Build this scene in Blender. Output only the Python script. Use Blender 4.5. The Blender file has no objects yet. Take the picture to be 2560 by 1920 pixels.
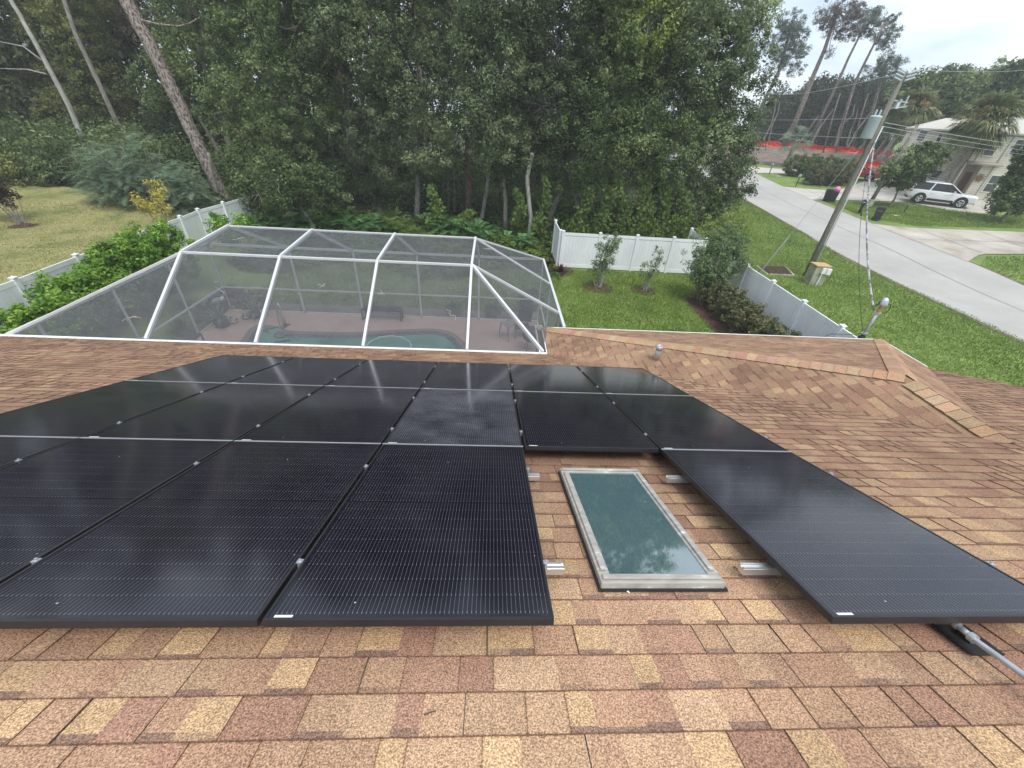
import bpy, math, random
import numpy as np
from mathutils import Vector, Matrix
random.seed(7)
S = bpy.context.scene
COL = S.collection
# ------------------------------------------------------------------ camera
F = 985.08; AP, BY, RL = 0.603934826, 0.0677972381, 0.0670821985      # focal length (px at 2560 wide), pitch, yaw, roll
TS = math.tan(0.357270483)                                            # roof pitch
CAM = np.array([0.859835, -0.756859, 6.8108])
_f = np.array([math.sin(BY)*math.cos(AP), math.cos(BY)*math.cos(AP), -math.sin(AP)])
_r = np.array([math.cos(BY), -math.sin(BY), 0]); _u = np.cross(_r, _f)
RR = math.cos(RL)*_r+math.sin(RL)*_u; UU = -math.sin(RL)*_r+math.cos(RL)*_u
cd = bpy.data.cameras.new('camera'); cam = bpy.data.objects.new('camera', cd); COL.objects.link(cam)
cd.sensor_width = 36; cd.lens = F/2560*36; cd.clip_start = 0.05; cd.clip_end = 2000
cam.matrix_world = Matrix(((RR[0], UU[0], -_f[0], CAM[0]), (RR[1], UU[1], -_f[1], CAM[1]), (RR[2], UU[2], -_f[2], CAM[2]), (0, 0, 0, 1)))
S.camera = cam
# ------------------------------------------------------------------ sky, sun, exposure
SUN_EL, SUN_AZ = math.radians(64), math.radians(155)
w = bpy.data.worlds.new('World'); S.world = w; w.use_nodes = True
nt = w.node_tree; nt.nodes.clear(); N = nt.nodes.new; LK = nt.links.new
out = N('ShaderNodeOutputWorld'); bg = N('ShaderNodeBackground'); sky = N('ShaderNodeTexSky')
sky.sky_type = 'NISHITA'; sky.sun_disc = False; sky.sun_elevation = SUN_EL; sky.sun_rotation = SUN_AZ; sky.air_density = 1.2; sky.dust_density = 2.0
tc = N('ShaderNodeTexCoord'); mp = N('ShaderNodeMapping'); mp.inputs['Scale'].default_value = (1, 1, 3.2)
LK(tc.outputs['Generated'], mp.inputs['Vector'])
nz = N('ShaderNodeTexNoise'); nz.inputs['Scale'].default_value = 2.8; nz.inputs['Detail'].default_value = 5; nz.inputs['Roughness'].default_value = .55
LK(mp.outputs['Vector'], nz.inputs['Vector'])
cr = N('ShaderNodeValToRGB'); cr.color_ramp.elements[0].position = .36; cr.color_ramp.elements[0].color = (4.6, 5.6, 6.8, 1)
cr.color_ramp.elements[1].position = .6; cr.color_ramp.elements[1].color = (8.2, 8.8, 9.6, 1)
LK(nz.outputs['Fac'], cr.inputs['Fac'])
mx = N('ShaderNodeMix'); mx.data_type = 'RGBA'; mx.inputs['Factor'].default_value = .88
LK(sky.outputs['Color'], mx.inputs['A']); LK(cr.outputs['Color'], mx.inputs['B']); LK(mx.outputs['Result'], bg.inputs['Color'])
bg.inputs['Strength'].default_value = 0.078; LK(bg.outputs['Background'], out.inputs['Surface'])
sd = bpy.data.lights.new('sun', 'SUN'); sd.energy = 1.25; sd.angle = math.radians(28); sd.color = (1, .96, .9)
sun = bpy.data.objects.new('sun', sd); COL.objects.link(sun)
# direction towards the sun for the sky's rotation convention
sdir = Vector((math.sin(SUN_AZ)*math.cos(SUN_EL), math.cos(SUN_AZ)*math.cos(SUN_EL), math.sin(SUN_EL)))
sun.rotation_euler = sdir.to_track_quat('Z', 'Y').to_euler()
S.view_settings.view_transform = 'Standard'; S.view_settings.look = 'None'; S.view_settings.gamma = 1; S.view_settings.exposure = 1.1
S.cycles.max_bounces = 8; S.cycles.transparent_max_bounces = 16; S.cycles.caustics_reflective = False; S.cycles.caustics_refractive = False
S.cycles.use_denoising = True

# ------------------------------------------------------------------ terrain and photo measurements
def H(x, y):
    t = max(0., min(85., math.hypot(x-.86, y+.76)-30)); return .055*t*min(1., t/8)
def ray(px, py): return RR*((px-1280)/F)+UU*(-(py-960)/F)+_f
def at(q, zo=0.):
    """ground point seen at a photograph position (2560 px wide frame)"""
    r = ray(*q); r = r/math.hypot(r[0], r[1]); t = 4.
    for i in range(8000):
        P = CAM+r*t
        if P[2] <= H(P[0], P[1])+zo: break
        t += .04
    return P
def aty(q, y):
    r = ray(*q); return CAM+r*((y-CAM[1])/r[1])
def atz(q, z):
    r = ray(*q); return CAM+r*((z-CAM[2])/r[2])
def onp(q, P, n):
    r = ray(*q); n = np.array(n, float); return CAM+r*((np.array(P)-CAM)@n)/(r@n)
def D(x, y): return (x*2560/2212, y*2560/2212)
def zr(x0, y0, s): return lambda x, y: (x0+x/s, y0+y/s)
r1, r2, r3, r4, r5, r6 = zr(0, 0, 2.572), zr(850, 0, 2.572), zr(1700, 0, 2.572), zr(0, 500, 2.572), zr(850, 500, 2.572), zr(1700, 500, 2.572)
rh, r7, r8 = zr(2120, 180, 3.77), zr(400, 650, 4.9156), zr(850, 700, 3.881)

# ------------------------------------------------------------------ materials
def mat(name): m = bpy.data.materials.new(name); m.use_nodes = True; n = m.node_tree; return m, n, n.nodes['Principled BSDF']
def ramp(n, stops):
    r = n.nodes.new('ShaderNodeValToRGB'); e = r.color_ramp.elements
    while len(e) < len(stops): e.new(.5)
    for i, (p, c) in enumerate(stops): e[i].position = p; e[i].color = (*c, 1)
    return r
def noise(n, scale, detail=4, rough=.55, coord='Object', mapping=None):
    t = n.nodes.new('ShaderNodeTexCoord'); z = n.nodes.new('ShaderNodeTexNoise')
    z.inputs['Scale'].default_value = scale; z.inputs['Detail'].default_value = detail; z.inputs['Roughness'].default_value = rough
    if mapping:
        mm = n.nodes.new('ShaderNodeMapping'); mm.inputs['Scale'].default_value = mapping
        n.links.new(t.outputs[coord], mm.inputs[0]); n.links.new(mm.outputs[0], z.inputs['Vector'])
    else: n.links.new(t.outputs[coord], z.inputs['Vector'])
    return z
def mixc(n, a, b, fac, mode='MULTIPLY'):
    x = n.nodes.new('ShaderNodeMix'); x.data_type = 'RGBA'; x.blend_type = mode
    for s, v in (('A', a), ('B', b)):
        if isinstance(v, tuple): x.inputs[s].default_value = (*v, 1)
        else: n.links.new(v, x.inputs[s])
    if isinstance(fac, (int, float)): x.inputs['Factor'].default_value = fac
    else: n.links.new(fac, x.inputs['Factor'])
    return x.outputs['Result']
def bump(n, src, strength, dist):
    b = n.nodes.new('ShaderNodeBump'); b.inputs['Strength'].default_value = strength; b.inputs['Distance'].default_value = dist
    n.links.new(src, b.inputs['Height']); n.links.new(b.outputs[0], n.nodes['Principled BSDF'].inputs['Normal'])
def plain(name, c, rough=.5, metal=0., var=.12, scale=6., bmp=0.):
    m, n, p = mat(name)
    z = noise(n, scale); r = ramp(n, [(.3, tuple(v*(1-var) for v in c)), (.7, tuple(min(1, v*(1+var)) for v in c))])
    n.links.new(z.outputs['Fac'], r.inputs[0]); n.links.new(r.outputs[0], p.inputs['Base Color'])
    p.inputs['Roughness'].default_value = rough; p.inputs['Metallic'].default_value = metal
    if bmp: z2 = noise(n, scale*6); bump(n, z2.outputs['Fac'], .6, bmp)
    return m
def two(name, stops, scale, rough=.8, detail=6, bmp=0., bscale=None, fine=None, mapping=None):
    m, n, p = mat(name); z = noise(n, scale, detail, .6, mapping=mapping); r = ramp(n, stops)
    n.links.new(z.outputs['Fac'], r.inputs[0]); c = r.outputs[0]
    if fine:
        z3 = noise(n, fine[0], 3, .7, mapping=mapping); r3_ = ramp(n, [(.3, (fine[1],)*3), (.7, (fine[2],)*3)]); n.links.new(z3.outputs['Fac'], r3_.inputs[0])
        c = mixc(n, c, r3_.outputs[0], 1.)
    n.links.new(c, p.inputs['Base Color']); p.inputs['Roughness'].default_value = rough
    if bmp: z2 = noise(n, bscale or scale*8, 4, .6, mapping=mapping); bump(n, z2.outputs['Fac'], .8, bmp)
    return m
def leafmat(name, dark, mid, light, rough=.55, trans=.3):
    m, n, p = mat(name); a = n.nodes.new('ShaderNodeAttribute'); a.attribute_name = 'v'
    r = ramp(n, [(0., dark), (.5, mid), (1., light)]); n.links.new(a.outputs['Fac'], r.inputs[0])
    n.links.new(r.outputs[0], p.inputs['Base Color']); p.inputs['Roughness'].default_value = rough
    p.inputs['Specular IOR Level'].default_value = .35
    t = n.nodes.new('ShaderNodeBsdfTranslucent'); n.links.new(r.outputs[0], t.inputs['Color'])
    x = n.nodes.new('ShaderNodeMixShader'); x.inputs[0].default_value = trans
    n.links.new(p.outputs[0], x.inputs[1]); n.links.new(t.outputs[0], x.inputs[2]); n.links.new(x.outputs[0], n.nodes['Material Output'].inputs[0])
    return m
M = {}
M['white'] = two('white_vinyl', [(.3, (.74, .76, .76)), (.6, (.84, .86, .87))], 1.3, .35, fine=(9, .95, 1.02), mapping=(1, 1, .35))
M['whitemetal'] = plain('white_painted_aluminium', (.6, .61, .62), .4, var=.05)
M['gutter'] = plain('gutter_white', (.78, .78, .76), .4, var=.06)
M['debris'] = two('gutter_debris', [(.35, (.05, .03, .02)), (.65, (.16, .1, .06))], 30)
M['stucco'] = plain('stucco_wall', (.62, .58, .5), .9, var=.06, bmp=.004)
M['alu'] = plain('mill_aluminium', (.72, .73, .74), .32, .85, .06, 20)
M['galv'] = plain('galvanised_steel', (.5, .52, .54), .45, .7, .15, 14)
M['frame'] = plain('black_anodised', (.03, .03, .033), .38, .3, .1)
M['rubber'] = plain('black_rubber', (.02, .02, .02), .7)
M['blackplastic'] = plain('black_plastic', (.025, .027, .03), .45)
M['darkmetal'] = plain('dark_powdercoat', (.05, .052, .055), .45, .2)
M['sticker'] = plain('white_sticker', (.75, .75, .73), .5, var=.1, scale=60)
M['wood'] = two('weathered_pole_wood', [(.3, (.12, .115, .095)), (.55, (.21, .2, .165)), (.75, (.32, .31, .26))], 5, .9, bmp=.01, mapping=(6, 6, .6))
M['bark'] = two('pine_bark', [(.42, (.07, .055, .05)), (.5, (.25, .2, .175)), (.62, (.38, .32, .29))], 7, .95, bmp=.08, bscale=9, mapping=(1.6, 1.6, .75))
M['greybark'] = two('grey_bark', [(.3, (.12, .11, .095)), (.65, (.32, .3, .26))], 4, .95, bmp=.02, mapping=(2, 2, .6))
M['palebark'] = two('pale_bark', [(.3, (.22, .21, .18)), (.65, (.48, .46, .42))], 3, .9, bmp=.02, mapping=(2, 2, .6))
M['redbark'] = two('reddish_bark', [(.3, (.1, .06, .05)), (.65, (.27, .17, .14))], 6, .95, bmp=.04, mapping=(2, 2, .6))
M['lawn'] = two('lawn_turf', [(.3, (.11, .17, .035)), (.5, (.17, .25, .055)), (.72, (.24, .32, .08))], .55, .95, 8, .05, 14, (18, .55, 1.35))
M['dry'] = two('dry_lawn_turf', [(.3, (.1, .14, .03)), (.48, (.25, .24, .085)), (.75, (.36, .32, .15))], .5, .95, 8, .05, 12, (12, .55, 1.35))
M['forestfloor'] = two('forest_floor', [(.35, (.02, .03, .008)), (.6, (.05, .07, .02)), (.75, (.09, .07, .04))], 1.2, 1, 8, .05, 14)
M['dirt'] = two('bare_dirt', [(.3, (.1, .075, .055)), (.55, (.2, .155, .12)), (.75, (.34, .29, .24))], .7, 1, 10, .08, 6, (5, .6, 1.3))
M['road'] = two('asphalt_road', [(.3, (.35, .335, .31)), (.7, (.45, .435, .405))], .25, .9, 8, .006, 60, (40, .8, 1.15))
M['concrete'] = two('concrete_drive', [(.3, (.42, .39, .34)), (.7, (.55, .52, .46))], .6, .9, 8, .004, 40, (20, .88, 1.1))
M['oldconcrete'] = two('stained_concrete', [(.32, (.23, .19, .15)), (.5, (.4, .36, .3)), (.7, (.52, .48, .42))], .35, .9, 10, .004, 40, (14, .85, 1.12))
M['mulch'] = two('bark_mulch', [(.35, (.04, .022, .016)), (.6, (.12, .06, .045)), (.75, (.2, .12, .09))], 9, 1, 6, .05, 30)
M['deck'] = two('pink_pool_deck', [(.3, (.44, .31, .275)), (.7, (.52, .37, .32))], 1., .9, 8, .003, 60, (30, .9, 1.08))
M['coping'] = plain('deck_coping', (.2, .17, .15), .8, var=.1)
M['tile'] = two('pool_tile', [(.4, (.04, .05, .07)), (.6, (.12, .14, .17))], 9, .3)
M['orange'] = plain('orange_mesh_fabric', (.85, .11, .075), .8, var=.25, scale=1.5)
M['pink'] = plain('pink_bag', (.75, .2, .42), .5, var=.15)
M['stone'] = two('fountain_stone', [(.3, (.06, .05, .045)), (.7, (.2, .17, .14))], 5, .95, 6, .03, 12)
M['palestone'] = two('pale_ledge_stone', [(.3, (.2, .18, .15)), (.7, (.38, .34, .29))], 5, .9, 6, .02, 14)
M['lid'] = plain('pale_faded_tan_lid', (.5, .34, .16), .8, var=.15)
M['greenbox'] = two('weathered_cabinet_paint', [(.3, (.2, .2, .13)), (.6, (.4, .4, .3)), (.75, (.5, .49, .4))], 2.5, .8)
M['grate'] = plain('rusty_grate', (.1, .06, .05), .8, var=.3, scale=20)
M['transformer'] = plain('transformer_grey', (.42, .47, .5), .5, var=.06)
M['crane'] = two('verdigris_crane', [(.35, (.35, .55, .5)), (.6, (.8, .85, .82))], 30, .6)
M['bluepot'] = plain('glazed_blue_pot', (.03, .07, .1), .3)
M['whitepaint'] = None
m, n, p = mat('car_white'); p.inputs['Base Color'].default_value = (.8, .81, .82, 1); p.inputs['Roughness'].default_value = .3; p.inputs['Coat Weight'].default_value = 1; M['carwhite'] = m
m, n, p = mat('car_red'); p.inputs['Base Color'].default_value = (.5, .015, .02, 1); p.inputs['Roughness'].default_value = .3; p.inputs['Coat Weight'].default_value = 1; M['carred'] = m
m, n, p = mat('tinted_glass'); p.inputs['Base Color'].default_value = (.02, .025, .03, 1); p.inputs['Roughness'].default_value = .05; M['glass'] = m
m, n, p = mat('red_lens'); p.inputs['Base Color'].default_value = (.3, .01, .015, 1); p.inputs['Roughness'].default_value = .15; M['redlens'] = m
m, n, p = mat('clear_lens'); p.inputs['Base Color'].default_value = (.55, .57, .6, 1); p.inputs['Roughness'].default_value = .1; M['lens'] = m
m, n, p = mat('pool_water'); p.inputs['Roughness'].default_value = .04; p.inputs['Specular IOR Level'].default_value = .5
z = noise(n, .8, 3); r = ramp(n, [(.35, (.07, .24, .19)), (.65, (.13, .34, .27))]); n.links.new(z.outputs['Fac'], r.inputs[0]); n.links.new(r.outputs[0], p.inputs['Base Color'])
z = noise(n, 5, 3); bump(n, z.outputs['Fac'], .25, .02); M['water'] = m
# insect screen: a woven mesh seen from afar, partly open
m, n, p = mat('insect_screen'); n.nodes.remove(p)
t = n.nodes.new('ShaderNodeBsdfTransparent'); d_ = n.nodes.new('ShaderNodeBsdfDiffuse'); z = noise(n, 3, 3); r = ramp(n, [(.3, (.12, .124, .132)), (.7, (.155, .16, .17))])
n.links.new(z.outputs['Fac'], r.inputs[0]); n.links.new(r.outputs[0], d_.inputs['Color'])
x = n.nodes.new('ShaderNodeMixShader'); x.inputs[0].default_value = .5; n.links.new(t.outputs[0], x.inputs[1]); n.links.new(d_.outputs[0], x.inputs[2])
n.links.new(x.outputs[0], n.nodes['Material Output'].inputs[0]); M['screen'] = m
# shingles
def shinglemat(name):
    m, n, p = mat(name); a = n.nodes.new('ShaderNodeAttribute'); a.attribute_name = 'col'
    z = noise(n, 165, 3, .8); r = ramp(n, [(.38, (.42, .37, .36)), (.5, (.97, .95, .92)), (.62, (1.7, 1.64, 1.52))]); n.links.new(z.outputs['Fac'], r.inputs[0])
    c = mixc(n, a.outputs['Color'], r.outputs[0], 1.)
    z2 = noise(n, 1.1, 5); r2_ = ramp(n, [(.3, (.74, .72, .72)), (.6, (1.08, 1.07, 1.05))]); n.links.new(z2.outputs['Fac'], r2_.inputs[0])
    c = mixc(n, c, r2_.outputs[0], 1.); n.links.new(c, p.inputs['Base Color']); p.inputs['Roughness'].default_value = .92; p.inputs['Specular IOR Level'].default_value = .2
    bump(n, z.outputs['Fac'], .7, .004); return m
M['shingle'] = shinglemat('asphalt_shingle')
# solar cells: fine silver fingers and faint cell grid under dusty glass
m, n, p = mat('solar_glass'); tc = n.nodes.new('ShaderNodeTexCoord'); sp = n.nodes.new('ShaderNodeSeparateXYZ'); n.links.new(tc.outputs['Object'], sp.inputs[0])
def mth(op, a, b=None, c=None):
    q = n.nodes.new('ShaderNodeMath'); q.operation = op
    for i, v in enumerate((a, b, c)):
        if v is None: continue
        if isinstance(v, (int, float)): q.inputs[i].default_value = v
        else: n.links.new(v, q.inputs[i])
    return q.outputs[0]
def lines(src, period, width, off=0.):
    f_ = mth('FRACT', mth('DIVIDE', mth('ADD', src, 50*period+off), period)); return mth('LESS_THAN', f_, width/period)
X_, Y_ = sp.outputs[0], sp.outputs[1]
inx = mth('MULTIPLY', mth('GREATER_THAN', X_, .022), mth('LESS_THAN', X_, 1.112)); iny = mth('MULTIPLY', mth('GREATER_THAN', Y_, .025), mth('LESS_THAN', Y_, 1.697))
inside = mth('MULTIPLY', inx, iny)
fin = lines(X_, .0182, .0013); rowgap = lines(Y_, .0929, .005, -.025); colgap = lines(X_, .1817, .0035, -.022); mid = mth('LESS_THAN', mth('ABSOLUTE', mth('SUBTRACT', Y_, .861)), .008)
zc = noise(n, 240, 1)
fin = mth('MULTIPLY', fin, mth('SUBTRACT', 1., mid)); fin = mth('MULTIPLY', fin, inside)
dot = mth('MULTIPLY', lines(Y_, .0929, .012, -.029), lines(X_, .0182, .003)); dot = mth('MULTIPLY', dot, inside)
nv = noise(n, 3.2, 5); dr = ramp(n, [(.38, (.0, .0, .0)), (.75, (.09, .09, .095))]); n.links.new(nv.outputs['Fac'], dr.inputs[0])
c = mixc(n, (.0065, .005, .012), (.2, .2, .22), mth('MULTIPLY', fin, .55), 'MIX')
c = mixc(n, c, (.3, .3, .33), mth('MULTIPLY', dot, .35), 'MIX')
c = mixc(n, c, (.004, .004, .007), mth('MAXIMUM', rowgap, mth('MAXIMUM', colgap, mid)), 'MIX')
c = mixc(n, c, dr.outputs[0], .1, 'ADD')
vo = n.nodes.new('ShaderNodeTexVoronoi'); vo.inputs['Scale'].default_value = 9; n.links.new(tc.outputs['Object'], vo.inputs['Vector'])
spk = mth('MULTIPLY', mth('LESS_THAN', vo.outputs['Distance'], .035), mth('GREATER_THAN', noise(n, 4, 2).outputs['Fac'], .5))
c = mixc(n, c, (.4, .4, .36), spk, 'MIX'); n.links.new(c, p.inputs['Base Color'])
rr = n.nodes.new('ShaderNodeMapRange'); rr.inputs['To Min'].default_value = .07; rr.inputs['To Max'].default_value = .16; n.links.new(nv.outputs['Fac'], rr.inputs['Value']); n.links.new(rr.outputs[0], p.inputs['Roughness'])
p.inputs['Specular IOR Level'].default_value = .58; M['cells'] = m
m, n, p = mat('skylight_glass'); p.inputs['Base Color'].default_value = (.07, .125, .135, 1); p.inputs['Roughness'].default_value = .03; p.inputs['IOR'].default_value = 3.1
M['skyglass'] = m
M['skyframe'] = two('weathered_grey_frame', [(.35, (.3, .28, .25)), (.6, (.42, .4, .36)), (.72, (.72, .71, .68))], 7, .6, 6, mapping=(1, 4, 1))
# house siding
m, n, p = mat('cream_siding'); tc = n.nodes.new('ShaderNodeTexCoord'); sp = n.nodes.new('ShaderNodeSeparateXYZ'); n.links.new(tc.outputs['Object'], sp.inputs[0])
fr = mth('FRACT', mth('DIVIDE', sp.outputs[2], .2)); ln = mth('LESS_THAN', fr, .12)
c = mixc(n, (.76, .72, .6), (.4, .37, .31), ln, 'MIX'); zz = noise(n, 1.2, 5); r_ = ramp(n, [(.3, (.8, .8, .78)), (.65, (1.05, 1.05, 1.05))]); n.links.new(zz.outputs['Fac'], r_.inputs[0]); c = mixc(n, c, r_.outputs[0], 1.)
n.links.new(c, p.inputs['Base Color']); p.inputs['Roughness'].default_value = .7; bump(n, fr, .6, .02); M['siding'] = m
M['paleroof'] = plain('pale_roofing', (.5, .48, .43), .9, var=.06)
M['trim'] = plain('beige_trim', (.36, .32, .28), .8, var=.1)
M['door'] = plain('brown_door', (.12, .06, .045), .6)
M['curtain'] = plain('window_pane', (.1, .11, .12), .15, var=.5, scale=1.2)
# foliage
L = {}
L['oak'] = leafmat('oak_leaves', (0.04, 0.062, 0.022), (0.125, 0.18, 0.06), (0.3, 0.37, 0.14), .6, .3)
L['oakgrey'] = leafmat('grey_green_leaves', (0.055, 0.078, 0.038), (0.17, 0.22, 0.1), (0.37, 0.43, 0.22), .6, .3)
L['yellowgreen'] = leafmat('yellow_green_leaves', (0.06, 0.08, 0.025), (0.19, 0.225, 0.065), (0.39, 0.41, 0.14), .6, .3)
L['lime'] = leafmat('lime_leaves', (0.12, 0.17, 0.03), (0.27, 0.34, 0.08), (0.45, 0.5, 0.16))
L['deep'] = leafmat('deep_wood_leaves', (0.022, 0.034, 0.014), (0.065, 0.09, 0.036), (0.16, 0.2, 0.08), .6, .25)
L['blue'] = leafmat('blue_green_leaves', (0.1, 0.16, 0.095), (0.19, 0.28, 0.17), (0.36, 0.45, 0.3), .6, .3)
L['hedge'] = leafmat('bright_hedge_leaves', (0.06, 0.15, 0.02), (0.17, 0.33, 0.04), (0.4, 0.55, 0.09), .4, .35)
L['rusthedge'] = leafmat('rust_green_leaves', (0.06, 0.07, 0.03), (0.14, 0.17, 0.065), (0.27, 0.2, 0.11))
L['olive'] = leafmat('olive_leaves', (0.07, 0.12, 0.05), (0.16, 0.24, 0.1), (0.32, 0.42, 0.19))
L['philo'] = leafmat('lobed_leaves', (0.03, 0.09, 0.025), (0.08, 0.19, 0.055), (0.18, 0.34, 0.12))
L['vine'] = leafmat('vine_leaves', (0.04, 0.075, 0.015), (0.1, 0.165, 0.03), (0.21, 0.3, 0.06))
L['palm'] = leafmat('palm_fronds', (0.07, 0.09, 0.035), (0.18, 0.22, 0.09), (0.38, 0.38, 0.19))
L['tan'] = leafmat('tan_seed_stalks', (0.38, 0.27, 0.11), (0.52, 0.38, 0.17), (0.65, 0.5, 0.26))
L['palmblue'] = leafmat('silvery_palm_fronds', (.12, .16, .11), (.22, .29, .2), (.36, .42, .32))
L['pine'] = leafmat('pine_needles', (0.05, 0.085, 0.055), (0.1, 0.15, 0.095), (0.17, 0.22, 0.14), .6, .4)
L['brownpine'] = leafmat('browning_needles', (0.06, 0.05, 0.04), (0.13, 0.1, 0.08), (0.2, 0.15, 0.11))
L['yellow'] = leafmat('yellow_leaves', (0.3, 0.27, 0.04), (0.55, 0.47, 0.09), (0.7, 0.62, 0.18))
L['maroon'] = leafmat('maroon_leaves', (.03, .012, .01), (.08, .03, .025), (.2, .06, .05))
L['bronze'] = leafmat('bronze_leaves', (.035, .02, .01), (.09, .045, .025), (.16, .09, .05))
L['litter'] = leafmat('ground_vine_leaves', (.03, .055, .01), (.08, .14, .02), (.19, .26, .05))
L['grass'] = leafmat('grass_blades', (.12, .185, .035), (.215, .3, .065), (.34, .42, .12))
L['drygrass'] = leafmat('dry_grass_blades', (.1, .13, .03), (.25, .24, .08), (.4, .34, .16))
L['strap'] = leafmat('strap_leaves', (.07, .12, .03), (.17, .25, .07), (.3, .38, .14))

# ------------------------------------------------------------------ building helpers
BASE = {}
def tag(o, label=None, cat=None, group=None, kind=None):
    if label: o['label'] = label
    if cat: o['category'] = cat
    if group: o['group'] = group
    if kind: o['kind'] = kind
    return o
def empty(name, loc=(0, 0, 0), rz=0.):
    o = bpy.data.objects.new(name, None); COL.objects.link(o); o.location = tuple(float(v) for v in loc); o.rotation_euler = (0, 0, rz)
    o.empty_display_size = .2; BASE[o.name] = np.array(loc, float); return o
def thing(name, label, cat, loc=(0, 0, 0), rz=0., group=None): return tag(empty(name, loc, rz), label, cat, group)
def link(name, me, parent):
    o = bpy.data.objects.new(name, me); COL.objects.link(o)
    if parent is not None: o.parent = parent
    b = BASE.get(parent.name, np.zeros(3)) if parent is not None else np.zeros(3)
    BASE[o.name] = b; return o
class MB:
    def __init__(s): s.v = []; s.f = []; s.c = []
    def add(s, vs, fs, c=None):
        k = len(s.v); s.v += [tuple(map(float, v)) for v in vs]; s.f += [tuple(i+k for i in f) for f in fs]; s.c += [c]*len(fs)
        return s
    def box(s, c, d, ax=None, col=None):
        c = np.array(c, float); h = np.array(d, float)/2
        A = np.eye(3) if ax is None else np.array(ax, float)
        vs = [c+A[0]*h[0]*a+A[1]*h[1]*b+A[2]*h[2]*e for a in (-1, 1) for b in (-1, 1) for e in (-1, 1)]
        return s.add(vs, [(0, 1, 3, 2), (4, 6, 7, 5), (0, 4, 5, 1), (2, 3, 7, 6), (0, 2, 6, 4), (1, 5, 7, 3)], col)
    def bar(s, a, b, w_, h_, up=(0, 0, 1)):
        a = np.array(a, float); b = np.array(b, float); d = b-a; l = np.linalg.norm(d); d /= l
        u = np.array(up, float); x = np.cross(d, u)
        if np.linalg.norm(x) < 1e-3: x = np.cross(d, (1, 0, 0))
        x /= np.linalg.norm(x); u = np.cross(x, d)
        return s.box((a+b)/2, (l, w_, h_), (d, x, u))
    def tube(s, pts, rad, n=8, cap=True):
        pts = [np.array(p_, float) for p_ in pts]
        if not hasattr(rad, '__len__'): rad = [rad]*len(pts)
        k = len(s.v); ref = None
        for i, p_ in enumerate(pts):
            d = pts[min(i+1, len(pts)-1)]-pts[max(i-1, 0)]; d = d/max(1e-9, np.linalg.norm(d))
            if ref is None: ref = np.cross(d, (0, 0, 1) if abs(d[2]) < .9 else (1, 0, 0))
            x = ref-d*(ref@d); x /= max(1e-9, np.linalg.norm(x)); ref = x; y = np.cross(d, x)
            for j in range(n):
                a = 2*math.pi*j/n; s.v.append(tuple(p_+rad[i]*(math.cos(a)*x+math.sin(a)*y)))
        m_ = len(pts)
        for i in range(m_-1):
            for j in range(n):
                s.f.append((k+i*n+j, k+i*n+(j+1) % n, k+(i+1)*n+(j+1) % n, k+(i+1)*n+j)); s.c.append(None)
        if cap: s.f += [tuple(k+j for j in range(n))[::-1], tuple(k+(m_-1)*n+j for j in range(n))]; s.c += [None, None]
        return s
    def lathe(s, prof, c=(0, 0, 0), n=20):
        c = np.array(c, float); k = len(s.v)
        for r_, z_ in prof:
            for j in range(n):
                a = 2*math.pi*j/n; s.v.append(tuple(c+np.array([r_*math.cos(a), r_*math.sin(a), z_])))
        for i in range(len(prof)-1):
            for j in range(n):
                s.f.append((k+i*n+j, k+i*n+(j+1) % n, k+(i+1)*n+(j+1) % n, k+(i+1)*n+j)); s.c.append(None)
        s.f.append(tuple(k+j for j in range(n))[::-1]); s.f.append(tuple(k+(len(prof)-1)*n+j for j in range(n))); s.c += [None, None]
        return s
    def prism(s, poly, off):
        m_ = len(poly); off = np.array(off, float); vs = [np.array(q, float) for q in poly]; vs += [v+off for v in vs]
        return s.add(vs, [tuple(range(m_))[::-1], tuple(range(m_, 2*m_))]+[(i, (i+1) % m_, (i+1) % m_+m_, i+m_) for i in range(m_)])
    def build(s, name, m_, parent=None, smooth=False, bevel=0.):
        b = BASE.get(parent.name, np.zeros(3)) if parent is not None else np.zeros(3)
        me = bpy.data.meshes.new(name); me.from_pydata([tuple(np.array(v)-b) for v in s.v] if b.any() else s.v, [], s.f); me.materials.append(m_)
        if any(c_ is not None for c_ in s.c):
            a = me.attributes.new('col', 'FLOAT_COLOR', 'FACE'); arr = np.ones((len(s.f), 4), np.float32)
            for i, c_ in enumerate(s.c):
                if c_ is not None: arr[i, :3] = c_
            a.data.foreach_set('color', arr.ravel())
        if smooth: me.polygons.foreach_set('use_smooth', [True]*len(me.polygons))
        me.update(); o = link(name, me, parent)
        if bevel: md = o.modifiers.new('bevel', 'BEVEL'); md.width = bevel; md.segments = 2; md.limit_method = 'ANGLE'
        return o
def one(name, mb, m_, label, cat, group=None, kind=None, smooth=False, bevel=0.): return tag(mb.build(name, m_, None, smooth, bevel), label, cat, group, kind)
def copy_tree(o, parent=None):
    c = o.copy(); COL.objects.link(c)
    if parent is not None: c.parent = parent
    for ch in list(o.children): copy_tree(ch, c)
    return c
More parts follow.
